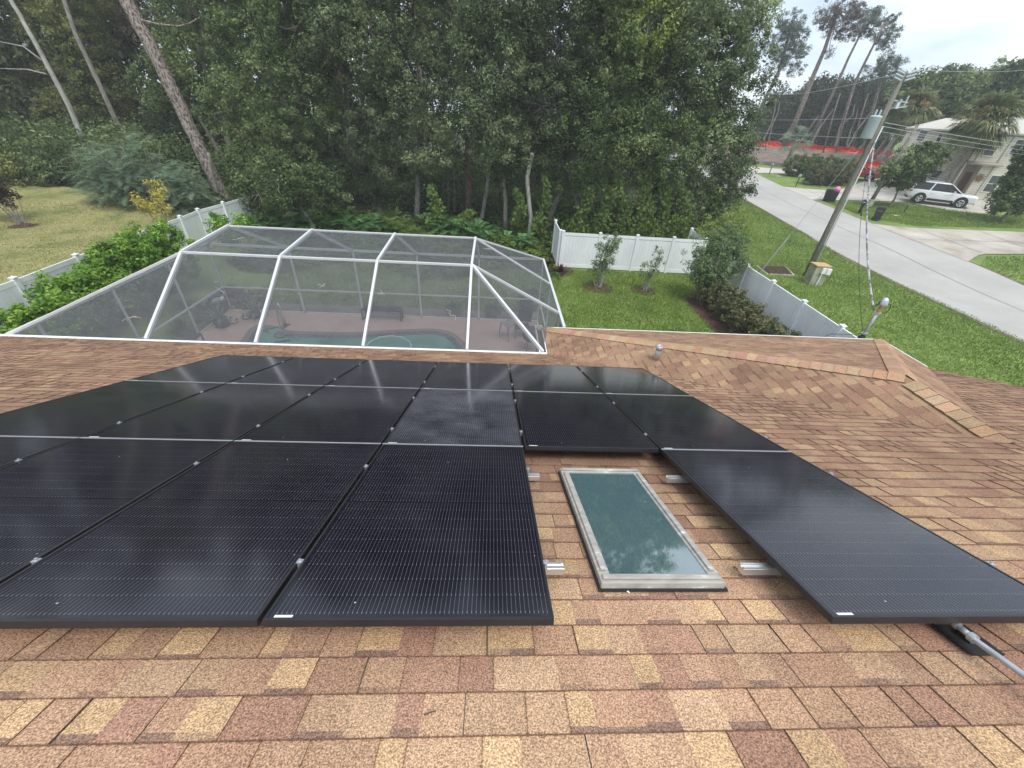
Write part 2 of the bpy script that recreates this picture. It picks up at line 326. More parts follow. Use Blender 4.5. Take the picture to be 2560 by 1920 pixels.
# quads from arrays: V (n,4,3), v (n,)
def quads(name, V, v, m_, parent=None):
    b = BASE.get(parent.name, np.zeros(3)) if parent is not None else np.zeros(3)
    n_ = len(V); me = bpy.data.meshes.new(name); me.vertices.add(n_*4); me.vertices.foreach_set('co', (V-b).astype(np.float32).ravel())
    me.loops.add(n_*4); me.loops.foreach_set('vertex_index', np.arange(n_*4, dtype=np.int32)); me.polygons.add(n_)
    me.polygons.foreach_set('loop_start', np.arange(0, n_*4, 4, dtype=np.int32))
    me.update(calc_edges=True); a = me.attributes.new('v', 'FLOAT', 'FACE'); a.data.foreach_set('value', np.clip(v, 0, 1).astype(np.float32)); me.materials.append(m_)
    return link(name, me, parent)
def unit(a): return a/np.maximum(1e-9, np.linalg.norm(a, axis=-1, keepdims=True))
def leaves(P, Nn, ls, asp, rng, hang=0.):
    n_ = len(P); T = rng.normal(size=(n_, 3)); T[:, 2] -= hang; T = unit(T-Nn*(T*Nn).sum(1, keepdims=True)); B = np.cross(Nn, T)
    l = ls*(.6+.8*rng.random((n_, 1))); w_ = l*asp
    return np.stack([P-T*l/2, P+B*w_/2+Nn*l*.06, P+T*l/2, P-B*w_/2+Nn*l*.06], 1)
def cloud(cs, cr_, per, ls, rng, asp=.5, vc=None, flat=.8, hang=0., vs=.13):
    cs = np.array(cs, float); k = len(cs); cr_ = np.broadcast_to(np.array(cr_, float).reshape(-1, 1) if np.ndim(cr_) else np.full((k, 1), cr_), (k, 1))
    d = unit(rng.normal(size=(k, per, 3))); rad = rng.random((k, per, 1))**.45
    off = d*rad*cr_[:, None]; off[..., 2] *= flat; P = (cs[:, None]+off).reshape(-1, 3)
    Nn = unit(d*.7+np.array([0, 0, .55])+rng.normal(size=d.shape)*.55).reshape(-1, 3)
    if vc is None: vc = np.clip(rng.normal(.45, .16, k), .05, .95)
    v = (vc[:, None]+rng.normal(size=(k, per))*vs+(d[..., 2]*rad[..., 0])*.08).reshape(-1)
    return leaves(P, Nn, ls, asp, rng, hang), v
def lobe_centres(lobes, dens, rng, shell=.5):
    out_ = []
    for (c, r_) in lobes:
        r_ = np.array([r_]*3 if np.ndim(r_) == 0 else r_, float); n_ = max(5, int(dens*np.mean(r_)**2))
        d = unit(rng.normal(size=(n_, 3))); rad = shell+(1-shell)*rng.random((n_, 1))**.7
        out_.append(np.array(c)+d*rad*r_*(1+rng.normal(size=(n_, 1))*.1))
    return np.concatenate(out_)
def wob(a, b, n_, amp, rng):
    a = np.array(a, float); b = np.array(b, float); return [a+(b-a)*t+rng.normal(size=3)*amp*math.sin(math.pi*t) for t in np.linspace(0, 1, n_)]
SEED = [10]
def rg(): SEED[0] += 1; return np.random.default_rng(SEED[0])
def tree(name, label, cat, base, lobes, leaf, bark, tr=.2, top=None, ls=.15, per=105, dens=22, cr_=.55, asp=.5, group=None, limbs=12, flat=.8, hang=0., shell=.5, path=None):
    rng = rg(); base = np.array(base, float); t = thing(name, label, cat, base, 0, group)
    lobes = [(np.array(c, float), r_) for c, r_ in lobes]
    cs = lobe_centres(lobes, dens, rng, shell); LC = np.array([c for c, _ in lobes]); lo_ = rng.normal(0, .15, len(lobes)); near_ = np.argmin(np.linalg.norm(cs[:, None]-LC[None], axis=2), axis=1)
    vc = np.clip(.46+lo_[near_]+rng.normal(0, .19, len(cs)), .05, .95); V, v = cloud(cs, cr_*(.45+1.05*rng.random(len(cs))**1.5), per, ls, rng, asp, vc=vc, flat=flat, hang=hang)
    quads('crown', V, v, leaf, t)
    tp = np.array(top if top is not None else np.mean([c for c, _ in lobes], axis=0)); mb = MB()
    pts = path if path else wob(base-np.array([0, 0, .1]), tp, 7, .05, rng)
    mb.tube(pts, list(np.linspace(tr, tr*.45, len(pts))), 10)
    for c, r_ in lobes[:limbs]:
        k = len(pts)-1 if rng.random() < .6 else len(pts)-2; mb.tube(wob(pts[k], c, 5, .15, rng), list(np.linspace(tr*.3, .03, 5)), 6)
    sel = cs[rng.permutation(len(cs))[:30]]
    for c in sel:
        l_ = min(lobes, key=lambda q: np.linalg.norm(q[0]-c)); mb.tube(wob(l_[0], c, 4, .1, rng), [.05, .035, .025, .012], 5, False)
    mb.build('trunk', bark, t, True); return t
def bush(name, label, cat, base, lobes, leaf, ls=.09, per=40, dens=60, cr_=.2, stems=6, bark=None, group=None, asp=.5, shell=.35, hang=0., flat=.9, sr=.012):
    rng = rg(); base = np.array(base, float); t = thing(name, label, cat, base, 0, group)
    lobes = [(base+np.array(c, float), r_) for c, r_ in lobes]
    cs = lobe_centres(lobes, dens, rng, shell); cs = cs[cs[:, 2] > base[2]+.02]
    V, v = cloud(cs, cr_*(.6+.8*rng.random(len(cs))), per, ls, rng, asp, flat=flat, hang=hang, vs=.17)
    V = V[(V[:, :, 2] > base[2]-.02).all(1)] if False else V
    quads('foliage', V, v, leaf, t); mb = MB()
    for c in cs[rng.permutation(len(cs))[:stems]]:
        b0 = base+np.append(rng.normal(size=2)*.08, 0); mb.tube(wob(b0, c, 5, .04, rng), [sr*1.6, sr*1.3, sr, sr*.8, sr*.5], 5, False)
    mb.build('stem', bark or M['greybark'], t); return t
def fronds(n_, ln, rng, spread=.9, pairs=12, lw=.03, ll=.25, droop=.5, base=(0, 0, 0), minel=10, maxel=80):
    """pinnate fronds: returns quads"""
    Q = []; vv = []
    for i in range(n_):
        az = rng.random()*2*math.pi; el = math.radians(minel+(maxel-minel)*rng.random()); d = np.array([math.cos(az)*math.cos(el), math.sin(az)*math.cos(el), math.sin(el)])
        l = ln*(.7+.5*rng.random()); side = np.cross(d, (0, 0, 1)); side /= np.linalg.norm(side); v0 = rng.normal(.5, .2)
        pp = [np.array(base)+d*l*t-np.array([0, 0, droop*l*t*t]) for t in np.linspace(0, 1, pairs+1)]
        for k in range(1, pairs+1):
            T = unit(pp[k]-pp[k-1]); s_ = side; up = np.cross(s_, T); e = ll*math.sin(math.pi*(.15+.8*k/(pairs+1)))
            for sg in (-1, 1):
                dd = unit(s_*sg*.8+T*.5-np.array([0, 0, .15])); q = pp[k]; Q.append([q, q+dd*e*.5+T*lw, q+dd*e, q+dd*e*.5-T*lw]); vv.append(v0+rng.normal()*.08)
            w_ = .008; Q.append([pp[k-1]-s_*w_, pp[k]-s_*w_, pp[k]+s_*w_, pp[k-1]+s_*w_]); vv.append(v0)
    return np.array(Q), np.array(vv)
def fans(n_, stem, r_, rng, base=(0, 0, 0), blades=16, minel=-30, maxel=80, bw=.03, droop=.25, arc=130):
    Q = []; vv = []; base = np.array(base, float)
    for i in range(n_):
        az = rng.random()*2*math.pi; el = math.radians(minel+(maxel-minel)*rng.random()); d = np.array([math.cos(az)*math.cos(el), math.sin(az)*math.cos(el), math.sin(el)])
        side = np.cross(d, (0, 0, 1)); side /= max(.01, np.linalg.norm(side)); nrm = np.cross(side, d); tip = base+d*stem*(.7+.5*rng.random()); w_ = .012
        Q.append([base-side*w_, base+side*w_, tip+side*w_, tip-side*w_]); v0 = rng.normal(.5, .2); vv.append(v0)
        for b in range(blades):
            a = math.radians(-arc/2+arc*b/(blades-1)); dd = unit(d*math.cos(a)+side*math.sin(a)+nrm*rng.normal()*.08); l = r_*(.85+.15*math.cos(a))*(.85+.3*rng.random())
            pt = np.cross(dd, nrm); m_ = tip+dd*l*.55; e = tip+dd*l-np.array([0, 0, droop*l]); Q.append([tip, m_+pt*bw, e, m_-pt*bw]); vv.append(v0+rng.normal()*.1)
    return np.array(Q), np.array(vv)
def sword(n_, ln, rng, base, w_=.03, droop=.5, minel=25, maxel=85):
    Q = []; vv = []; base = np.array(base, float)
    for i in range(n_):
        az = rng.random()*2*math.pi; el = math.radians(minel+(maxel-minel)*rng.random()); d = np.array([math.cos(az)*math.cos(el), math.sin(az)*math.cos(el), math.sin(el)])
        s_ = unit(np.cross(d, (0, 0, 1.))); l = ln*(.7+.5*rng.random()); P = [base+d*l*t-np.array([0, 0, droop*l*t*t*.6]) for t in (0, .35, .7, 1)]; W = (.5*w_, w_, .7*w_, .0); v0 = rng.normal(.5, .2)
        for k in range(3): Q.append([P[k]-s_*W[k], P[k]+s_*W[k], P[k+1]+s_*W[k+1], P[k+1]-s_*W[k+1]]); vv.append(v0)
    return np.array(Q), np.array(vv)
def plant(name, label, cat, loc, qs, m_, group=None, part='foliage', extra=None):
    t = thing(name, label, cat, loc, 0, group); quads(part, qs[0], qs[1], m_, t)
    if extra: extra(t)
    return t

# ------------------------------------------------------------------ ground sheets
def sheet(name, A, B, m_, na, nb, off, kind='structure', label=None):
    def rs(P, k):
        P = np.array([np.array(q)[:2] for q in P], float); s_ = np.append(0, np.cumsum(np.linalg.norm(np.diff(P, axis=0), axis=1))); t = np.linspace(0, s_[-1], k)
        return np.stack([np.interp(t, s_, P[:, 0]), np.interp(t, s_, P[:, 1])], 1)
    a, b = rs(A, na), rs(B, na); mb = MB(); vs = []
    for i in range(na):
        for j in range(nb): q = a[i]+(b[i]-a[i])*j/(nb-1); vs.append((q[0], q[1], H(*q)+off))
    fs = [(i*nb+j, (i+1)*nb+j, (i+1)*nb+j+1, i*nb+j+1) for i in range(na-1) for j in range(nb-1)]; mb.add(vs, fs)
    o = mb.build(name, m_); tag(o, kind=kind); 
    if label: o['label'] = label
    return o
gx = np.concatenate([np.linspace(-160, -32, 17), np.arange(-30, 76, 1.), np.linspace(80, 260, 20)]); gy = np.concatenate([np.linspace(-60, -12, 6), np.arange(-10, 96, 1.), np.linspace(102, 320, 22)])
gv = [(x_, y_, H(x_, y_)) for x_ in gx for y_ in gy]; ny = len(gy)
g = MB().add(gv, [(i*ny+j, (i+1)*ny+j, (i+1)*ny+j+1, i*ny+j+1) for i in range(len(gx)-1) for j in range(ny-1)])
tag(g.build('ground', M['lawn'], smooth=True), kind='structure')
near = [at(q) for q in (r3(300, 1215), r3(590, 1380), r6(860, 270), r6(1200, 420), r6(1700, 680), r6(2212, 920))]
far = [at(q) for q in (r3(400, 1065), r3(510, 1120), r3(850, 1290), r3(1050, 1370), r6(1270, 170), r6(1840, 395), r6(2212, 560))]
NL = [np.array([24, 78]), np.array([25.2, 62]), near[0][:2], near[1][:2], np.array([24.1, 27.7]), np.array([23.9, 22]), np.array([23.5, 17]), np.array([23.2, 12]), np.array([22.5, -12])]
FL = [np.array([33, 82]), np.array([34.6, 66]), np.array([34.2, 55]), np.array([32.4, 42]), np.array([31.9, 34]), np.array([31.5, 26]), np.array([30.9, 20]), np.array([30.4, 14]), np.array([29.8, -12])]
sheet('road', NL, FL, M['road'], 110, 10, .03)
cl = [(a*.47+b*.53) for a, b in zip(NL, FL)]; M['seam'] = plain('dark_road_seam', (.2, .195, .185), .9)
sheet('road_seam', [c+np.array([-.03, 0]) for c in cl], [c+np.array([.03, 0]) for c in cl], M['seam'], 110, 2, .036)
sheet('road_shoulder', [a_+np.array([-.28+.12*math.sin(i*2.3), 0]) for i, a_ in enumerate(NL)], [a_+np.array([.1, 0]) for a_ in NL], M['dirt'], 140, 3, .022)
sheet('road_shoulder', [a_+np.array([-.1, 0]) for a_ in FL[3:]], [a_+np.array([.22+.1*math.sin(i*2.9), 0]) for i, a_ in enumerate(FL[3:])], M['dirt'], 140, 3, .022)
sheet('driveway', [FL[2]+(-.3, 1.2), (36.2, 61.4), (40.6, 59.5), (46, 60)], [FL[2]+(-.3, .2), (35., 55.9), (38.7, 55.9), (46, 57)], M['concrete'], 16, 6, .045)
sheet('driveway', [(32.3, 41), (35.7, 41.0), (41.7, 40.7), (43.1, 37.2), (45.1, 36.0), (48.5, 37.5)], [(33., 47.2), (37.9, 45.5), (43.3, 49.6), (48.3, 53.7), (52.5, 50), (53, 43)], M['concrete'], 26, 16, .045)
sheet('parking_apron', [(31.7, 32.4), (34.3, 31.3), (42.5, 30.3), (52, 29)], [(31.2, 23.6), (33.6, 25.1), (36.6, 25.05), (50, 24)], M['oldconcrete'], 26, 12, .045)
for (a_, b_) in (((33.8, 40.9), (35, 46.9)), ((36.2, 41), (38.3, 45.7)), ((39.2, 40.9), (42.5, 48.7)), ((42.2, 39.5), (48.2, 53.3)), ((33.2, 44), (50, 46.5)), ((44.2, 36.8), (52, 47))):
    d_ = unit(np.array([b_[1]-a_[1], a_[0]-b_[0]], float))*.035; sheet('driveway_joint', [np.array(a_)-d_, np.array(b_)-d_], [np.array(a_)+d_, np.array(b_)+d_], M['seam'], 16, 2, .052)
for (a_, b_) in (((34.5, 31), (33.8, 25.3)), ((39, 30.5), (38, 25.2)), ((44, 30), (43, 24.8)), ((32, 28.2), (50, 27))):
    d_ = unit(np.array([b_[1]-a_[1], a_[0]-b_[0]], float))*.03; sheet('apron_joint', [np.array(a_)-d_, np.array(b_)-d_], [np.array(a_)+d_, np.array(b_)+d_], M['seam'], 16, 2, .052)
sheet('dirt', [(35.5, 66), (41, 62.5), (47, 57.5), (58, 56)], [(38, 88), (50, 90), (63.5, 82), (76, 70)], M['dirt'], 30, 20, .05)
sheet('dry_lawn', [(-14.3, 6), (-14.3, 26)], [(-40, 4), (-40, 34)], M['dry'], 20, 20, .045)
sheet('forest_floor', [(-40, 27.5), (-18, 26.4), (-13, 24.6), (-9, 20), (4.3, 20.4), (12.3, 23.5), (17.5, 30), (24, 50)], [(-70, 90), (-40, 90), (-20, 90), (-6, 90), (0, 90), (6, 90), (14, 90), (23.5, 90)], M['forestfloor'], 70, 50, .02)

# ------------------------------------------------------------------ the house: roofs of individual shingles
def clip(poly, region):
    for i in range(len(region)):
        a, b = region[i], region[(i+1) % len(region)]; ex, ey = b[0]-a[0], b[1]-a[1]; out_ = []
        for j in range(len(poly)):
            p_, q = poly[j], poly[(j+1) % len(poly)]
            sp_ = ex*(p_[1]-a[1])-ey*(p_[0]-a[0]); sq = ex*(q[1]-a[1])-ey*(q[0]-a[0])
            if sp_ >= 0: out_.append(p_)
            if (sp_ >= 0) != (sq >= 0): t = sp_/(sp_-sq); out_.append((p_[0]+(q[0]-p_[0])*t, p_[1]+(q[1]-p_[1])*t))
        poly = out_
        if len(poly) < 3: return []
    return poly
PAL = [(.37, .232, .158), (.39, .255, .17), (.345, .21, .148), (.415, .28, .185), (.32, .19, .138), (.375, .24, .163), (.43, .295, .195), (.385, .248, .168)]
GOLD = (.47, .325, .195); DARK = (.23, .15, .115)
def shingles(name, O, U, V, region, parent, seed, near_light=False, e=.1439, gold=.13, edge=.018):
    rnd = random.Random(seed); O, U, V = (np.array(q, float) for q in (O, U, V)); Nn = np.cross(U, V); Nn /= np.linalg.norm(Nn); mb = MB()
    us = [q[0] for q in region]; vs = [q[1] for q in region]; nrow = int(math.ceil((max(vs)-min(vs))/e))
    def put(u0, u1, v0, v1, vb, hb, col, riser):
        pl = clip([(u0, v0), (u1, v0), (u1, v1), (u0, v1)], region)
        if not pl: return
        hh = lambda q: hb*(1-(q[1]-vb)/e)+.001
        k = len(mb.v); mb.v += [tuple(O+U*q[0]+V*q[1]+Nn*hh(q)) for q in pl]; mb.f.append(tuple(range(k, k+len(pl)))); mb.c.append(col)
        if riser:
            for i in range(len(pl)):
                a, b = pl[i], pl[(i+1) % len(pl)]
                if (abs(a[1]-v0) < 1e-6 and abs(b[1]-v0) < 1e-6) or (abs(a[0]-b[0]) < 1e-6 and riser > 1):
                    k = len(mb.v); mb.v += [tuple(O+U*q[0]+V*q[1]+Nn*h_) for q, h_ in ((a, hh(a)), (b, hh(b)), (b, -.004), (a, -.004))]; mb.f.append((k, k+3, k+2, k+1)); mb.c.append(tuple(c_*.8 for c_ in DARK))
    for r_ in range(nrow):
        v0 = min(vs)+r_*e; u = min(us)-rnd.random()*.3; slot = False; base_t = rnd.uniform(.95, 1.05)*(.8+(.32*min(1., max(0., (min(vs)/e+r_-36)/12)) if near_light else 0)); DK = tuple(q*base_t for q in DARK)  # courses towards the ridge lighter: brightness near the viewer painted into the tab colour
        while u < max(us):
            wd = rnd.uniform(.08, .17) if slot else rnd.uniform(.09, .25); k = rnd.uniform(.88, 1.1)*base_t
            c = GOLD if rnd.random() < gold*(1.9 if slot else .3) else rnd.choice(PAL); c = tuple(x_*k for x_ in c)
            if slot:
                bh = e*rnd.uniform(.76, .86); put(u, u+wd, v0, v0+bh, v0, .0016, c, 1); put(u, u+wd, v0+bh, v0+e, v0, .0016, tuple(a*.5+b*.5 for a, b in zip(c, DK)) if rnd.random() < .3 else DK, 0)
            else:
                put(u, u+wd-(.004 if rnd.random() < .35 else 0), v0, v0+e, v0, .0029, c, 2 if rnd.random() < .45 else 1)
            u += wd; slot = not slot if rnd.random() < .8 else slot
    return mb.build(name, M['shingle'], parent)
cs_, sn = math.cos(math.atan(TS)), math.sin(math.atan(TS))
OFF = .15/cs_                                   # panel tops stand this far above the roof
def rz_(y): return 5.15-OFF-TS*y                # height of the main roof surface
EY = 6.66; EZ = rz_(EY); RY = -1.7
house = thing('house', 'single storey house with brown shingle hip roof, seen from its ridge', 'house', (0, 0, 0))
ln = (EY-RY)/cs_
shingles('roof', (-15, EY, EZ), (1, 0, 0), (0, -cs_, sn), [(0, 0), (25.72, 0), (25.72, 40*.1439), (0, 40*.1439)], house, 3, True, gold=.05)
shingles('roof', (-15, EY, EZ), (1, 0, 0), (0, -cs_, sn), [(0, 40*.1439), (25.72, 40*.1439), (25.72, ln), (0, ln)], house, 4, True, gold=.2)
roof_sub = MB().add([(-15, EY-.02, EZ-.03), (10.7, EY-.02, EZ-.03), (10.7, RY, rz_(RY)-.02), (-15, RY, rz_(RY)-.02), (-15, -10, EZ-.03), (10.7, -10, EZ-.03)], [(0, 1, 2, 3), (3, 2, 5, 4), (0, 3, 4), (1, 5, 2)]).build('roof_deck', M['stucco'], house)
WL, WR, WY = 2.1, 10.9, 7.95; WX = (WL+WR)/2; hw = WX-WL; WZ = EZ-.0
AY = WY-hw; RZ = WZ+hw*TS; MY = (5.15-OFF-RZ)/TS     # where the wing's ridge meets the main roof
vly = EY
sl = hw/cs_
# left slope: u runs towards the camera (-Y), v up towards +X
shingles('roof', (WL, WY, WZ), (0, -1, 0), (cs_, 0, sn), [(0, 0), (WY-EY+.1, 0), (WY-MY+.1, sl), (WY-AY, sl)], house, 5, gold=.05)
shingles('roof', (WR, AY-6, WZ), (0, 1, 0), (-cs_, 0, sn), [(6-(AY-EY)-.1, 0), (6+WY-AY, 0), (6, sl), (6-(AY-MY)-.1, sl)], house, 6, gold=.05)
shingles('roof', (WR, WY, WZ), (-1, 0, 0), (0, -cs_, sn), [(0, 0), (WR-WL, 0), (hw, sl)], house, 7, gold=.05)
def caps(a, b, n1, n2, wd=.15, seed=1, lift=.012, ex=.145):
    rnd = random.Random(seed); a = np.array(a, float); b = np.array(b, float); d = b-a; l = np.linalg.norm(d); d /= l; mb = MB(); k = int(l/ex)-(0 if l/ex-int(l/ex) > .3 else 1)
    s1 = np.cross(n1, d); s1 /= np.linalg.norm(s1); s2 = np.cross(d, n2); s2 /= np.linalg.norm(s2)
    if s1[2] > 0: s1 = -s1
    if s2[2] > 0: s2 = -s2
    up = unit(np.array(n1)+np.array(n2))
    for i in range(k+1):
        p0 = a+d*(i*ex); p1 = a+d*min(l, (i+1)*ex+.03); h0, h1 = lift+.012, lift
        c = random.Random(seed*99+i).choice([(.42, .275, .185), (.4, .26, .175), (.38, .24, .165), (.44, .3, .2)]); c = tuple(v*rnd.uniform(.9, 1.08) for v in c)
        q = [p0+up*h0+s1*wd, p0+up*(h0+.012), p0+up*h0+s2*wd, p1+up*h1+s1*wd, p1+up*(h1+.012), p1+up*h1+s2*wd, p0+s1*wd, p0, p0+s2*wd]
        mb.add(q, [(0, 1, 4, 3), (1, 2, 5, 4)], c); mb.add(q, [(0, 6, 7, 1), (1, 7, 8, 2)], (.16, .1, .07))
    return mb
nL, nR, nE, nM = (-sn, 0, cs_), (sn, 0, cs_), (0, sn, cs_), (0, sn, cs_)
roofw = house
A3 = (WX, AY, RZ)
caps((WL+.02, WY-.02, WZ), A3, np.array(nL), np.array(nE), .16, 1).build('hip_cap', M['shingle'], house)
caps((WR-.02, WY-.02, WZ), A3, np.array(nE), np.array(nR), .17, 2).build('hip_cap', M['shingle'], house)
caps((WX, MY-.05, RZ), (WX, AY-.14, RZ), np.array(nL), np.array(nR), .17, 3, .02).build('ridge_cap', M['shingle'], house)
# gutters, drip edge, walls
gb = MB(); gb.box((-6.47, EY+.012, EZ-.012), (17.1, .03, .035)); gb.box((-6.47, EY+.07, EZ-.08), (17.1, .09, .12))
gb.box((6.5, WY+.012, WZ-.012), (8.86, .03, .035)); gb.box((6.5, WY+.05, WZ-.1), (8.9, .07, .13))
gb.box((WR+.02, (WY+EY)/2, WZ-.05), (.03, 1.3, .1)); gb.box((10.74, 2.5, 0), (.03, 8.9, .12), ((1, 0, 0), (0, cs_, -sn), (0, sn, cs_))) if False else None
gb.build('fascia', M['gutter'], house)
g2 = MB(); g2.box((WL-.17, 7.32, WZ-.005), (.022, 1.36, .06)); g2.box((WL-.015, 7.32, WZ-.02), (.02, 1.26, .05)); g2.box((WL-.09, 8.0, WZ-.005), (.18, .022, .06)); g2.box((WL-.09, 7.32, WZ-.1), (.16, 1.3, .02))
g2.build('gutter', M['gutter'], house)
MB().box((WL-.09, 7.32, WZ-.08), (.13, 1.28, .02)).build('gutter_debris', M['debris'], house)
wb = MB(); wb.box((-2, 6.05, 1.15), (26, .2, 2.3)); wb.box((2.45, 7., 1.2), (.2, 1.9, 2.4)); wb.box((6.5, 7.5, 1.2), (8.2, .2, 2.4)); wb.box((10.5, 5, 1.2), (.2, 5, 2.4)); wb.build('wall', M['stucco'], house)
# plumbing vent
vb = onp(D(1417, 776), (WL, 7, WZ), (-TS, 0, 1)); MB().tube([vb-(0, 0, .05), vb+(0, 0, .27)], .05, 14).lathe([(.058, .2), (.058, .285), (.04, .285), (.04, .2)], vb, 14).build('vent_pipe', M['galv'], house, True)
# skylight
def rp(x_, y_, h_=0.): return np.array([x_, y_, rz_(y_)])+np.array([0, sn, cs_])*h_
AX = ((1, 0, 0), (0, cs_, -sn), (0, sn, cs_))
sx0, sx1, sy0, sy1 = 1.43, 2.058, .238, 1.395
sk = bpy.data.objects.new('skylight', None); COL.objects.link(sk); sk.parent = house; BASE[sk.name] = np.zeros(3)
fb = MB(); fw = .06; hs = .052
for (x0_, x1_, y0_, y1_) in ((sx0, sx1, sy0, sy0+fw), (sx0, sx1, sy1-fw, sy1), (sx0, sx0+fw, sy0+fw, sy1-fw), (sx1-fw, sx1, sy0+fw, sy1-fw)):
    c_ = (rp((x0_+x1_)/2, (y0_+y1_)/2, hs/2)); fb.box(c_, (x1_-x0_, (y1_-y0_)/cs_, hs), AX)
    xi = .012; fb.box(rp((x0_+x1_)/2, (y0_+y1_)/2, hs+.006), ((x1_-x0_)-xi*2 if x1_-x0_ > .1 else .03, ((y1_-y0_)/cs_)-.03 if y1_-y0_ > .1 else .03, .014), AX)
fb.build('skylight_frame', M['skyframe'], sk, bevel=.006)
MB().box(rp((sx0+sx1)/2, (sy0+sy1)/2, hs-.012), (sx1-sx0-2*fw+.01, (sy1-sy0)/cs_-2*fw+.01, .01), AX).build('skylight_glass', M['skyglass'], sk)
fl_ = MB().box(rp((sx0+sx1)/2, (sy0+sy1)/2, .012), (sx1-sx0+.02, (sy1-sy0)/cs_+.02, .012), AX); fl_.build('skylight_flashing', M['rubber'], sk)

# ------------------------------------------------------------------ solar panels
PW, PLn = 1.134, 1.722; GX, GY = 1.154, 1.734
ROLLY = math.atan(TS)
fr_m = MB()
for (cx, cy, dx, dy) in ((PW/2, .006, PW, .012), (PW/2, PLn-.006, PW, .012), (.006, PLn/2, .012, PLn-.024), (PW-.006, PLn/2, .012, PLn-.024)):
    fr_m.box((cx, cy, -.0175), (dx, dy, .035))
panel = thing('solar_panel', '', 'solar panel'); panel.rotation_euler = (-ROLLY, 0, 0)
fr_m.build('frame', M['frame'], panel, bevel=.0015)
MB().box((PW/2, PLn/2, -.006), (PW-.022, PLn-.022, .006)).build('glass', M['cells'], panel)
for yy in (.33, 1.32): MB().box((PW+.01, yy, .001), (.026, .026, .004)).box((PW+.01, yy, -.02), (.012, .03, .036)).lathe([(.006, -.001), (.006, .008)], (PW+.01, yy, .004), 8).build('clamp', M['galv'], panel)
st_ = MB().box((.07, .019, -.0022), (.07, .012, .001)).build('sticker', M['sticker'], panel)
rows = [('front', 0), ('middle', 1), ('far', 2)]
lab = {}
cells = [(i, 2) for i in range(-3, 3)]+[(i, 1) for i in range(-3, 3)]+[(i, 0) for i in range(-3, 1)]+[(2, 0)]
posn = {-3: 'leftmost', -2: 'second from the left', -1: 'third from the left', 0: 'fourth from the left', 1: 'fifth from the left', 2: 'rightmost'}
first = True; M['stripgrey'] = plain('pale_satin_edge', (.4, .41, .43), .5, .3)
for (i, j) in cells:
    pnl = panel if first else copy_tree(panel); first = False
    if j < 2: MB().box((PW/2, PLn+.002, .0015), (PW+.008, .012, .004)).build('edge_strip', M['stripgrey'], pnl)  # pale grey strip along the far edge, nearest and middle rows only
    # row j=0 is nearest; its lower-left corner (towards the eave in +Y local axis)
    pnl.location = (i*GX+.01, j*GY*cs_, 5.15-j*GY*sn)
    rowt = {2: 'row beside the eave', 1: 'middle row', 0: 'nearest row'}[j]
    l_ = 'black solar panel, %s in the %s' % (posn[i], rowt)
    if (i, j) == (2, 0): l_ = 'black solar panel standing alone to the right of the skylight, reflecting pale sky'
    if (i, j) == (0, 0): l_ = 'black solar panel in the nearest row, directly left of the skylight'
    if (i, j) == (1, 1): l_ = 'black solar panel in the middle row just beyond the skylight'
    if (i, j) == (0, 1): l_ = 'black solar panel with pale dust haze, fourth from the left in the middle row'
    pnl['label'] = l_; pnl['group'] = 'solar panels on the shingle roof'
dp = M['cells'].copy(); dp.name = 'dusty_solar_glass'
for nd in dp.node_tree.nodes:
    if nd.type == 'VALTORGB' and nd.color_ramp.elements[0].position < .39 and abs(nd.color_ramp.elements[0].position-.38) < .01: nd.color_ramp.elements[0].position = .25; nd.color_ramp.elements[1].color = (.62, .64, .74, 1); nd.color_ramp.elements[1].position = .66
for o_ in list(bpy.data.objects):
    if o_.get('label', '').startswith('black solar panel with pale dust'):
        for c_ in o_.children:
            if c_.name.startswith('glass'): c_.data = c_.data.copy(); c_.data.materials[0] = dp
# mounting rails
def rail(x0_, x1_, yl, label):
    y_ = yl*cs_; mb = MB(); c_ = rp((x0_+x1_)/2, y_, .065)
    mb.box(c_+np.array([0, sn, cs_])*.0, (x1_-x0_, .04, .034), AX)
    for s_ in (-1, 1): mb.box(c_+np.array([0, sn, cs_])*.021+np.array([0, cs_, -sn])*.013*s_, (x1_-x0_, .01, .012), AX)
    for x_ in np.arange(x0_+.35, x1_-.05, 1.2): mb.box(rp(x_, y_+.03, .03), (.05, .05, .06), AX)
    one('mounting_rail', mb, M['alu'], label, 'rail', 'panel mounting rails')
rail(-3.5, GX+.1, .33, 'silver rail stub beside the near left corner of the skylight'); rail(2*GX-.13, 3*GX+.05, .33, 'silver rail stub right of the skylight, nearer the camera')
rail(-3.5, GX+.09, 1.3, 'silver rail stub beside the far left corner of the skylight'); rail(2*GX-.1, 3*GX+.03, 1.3, 'silver rail stub right of the skylight, farther from the camera')
# conduit and its flashed support
ct = thing('conduit', 'grey metal conduit on a black flashing below the right solar panel', 'conduit', rp(2.85, -.18))
pts = [rp(2.78, .06, .07), rp(2.8, -.05, .07), rp(2.98, -.2, .075), rp(3.6, -.62, .08), rp(4.3, -1.1, .08)]
n_ = np.array([0, sn, cs_])
pA, pB, pC = onp(rd_ if False else r_pt, rp(0, 0, .09), n_) if False else (None, None, None)
def onroof(q, h_=0.): return onp(q, rp(0, 0, h_), n_)
rb3 = zr(1700, 1100, 2.0233)
c0, c1, c2, c3 = onroof(rb3(1400, 935), .08), onroof(rb3(1480, 1000), .075), onroof(rb3(1500, 1018), .075), onroof(rb3(1740, 1190), .075)
dv = c3-c2
MB().tube([c0, c1], .013, 12).build('coupling', M['galv'], ct, True); MB().tube([c1, c2, c3, c2+dv*3], .0125, 12).build('pipe', M['galv'], ct, True)
MB().tube([c1-dv*.06, c1+dv*.07], .021, 12).tube([c0-(c1-c0)*.1, c0+(c1-c0)*.12], .018, 12).build('fitting', M['galv'], ct)
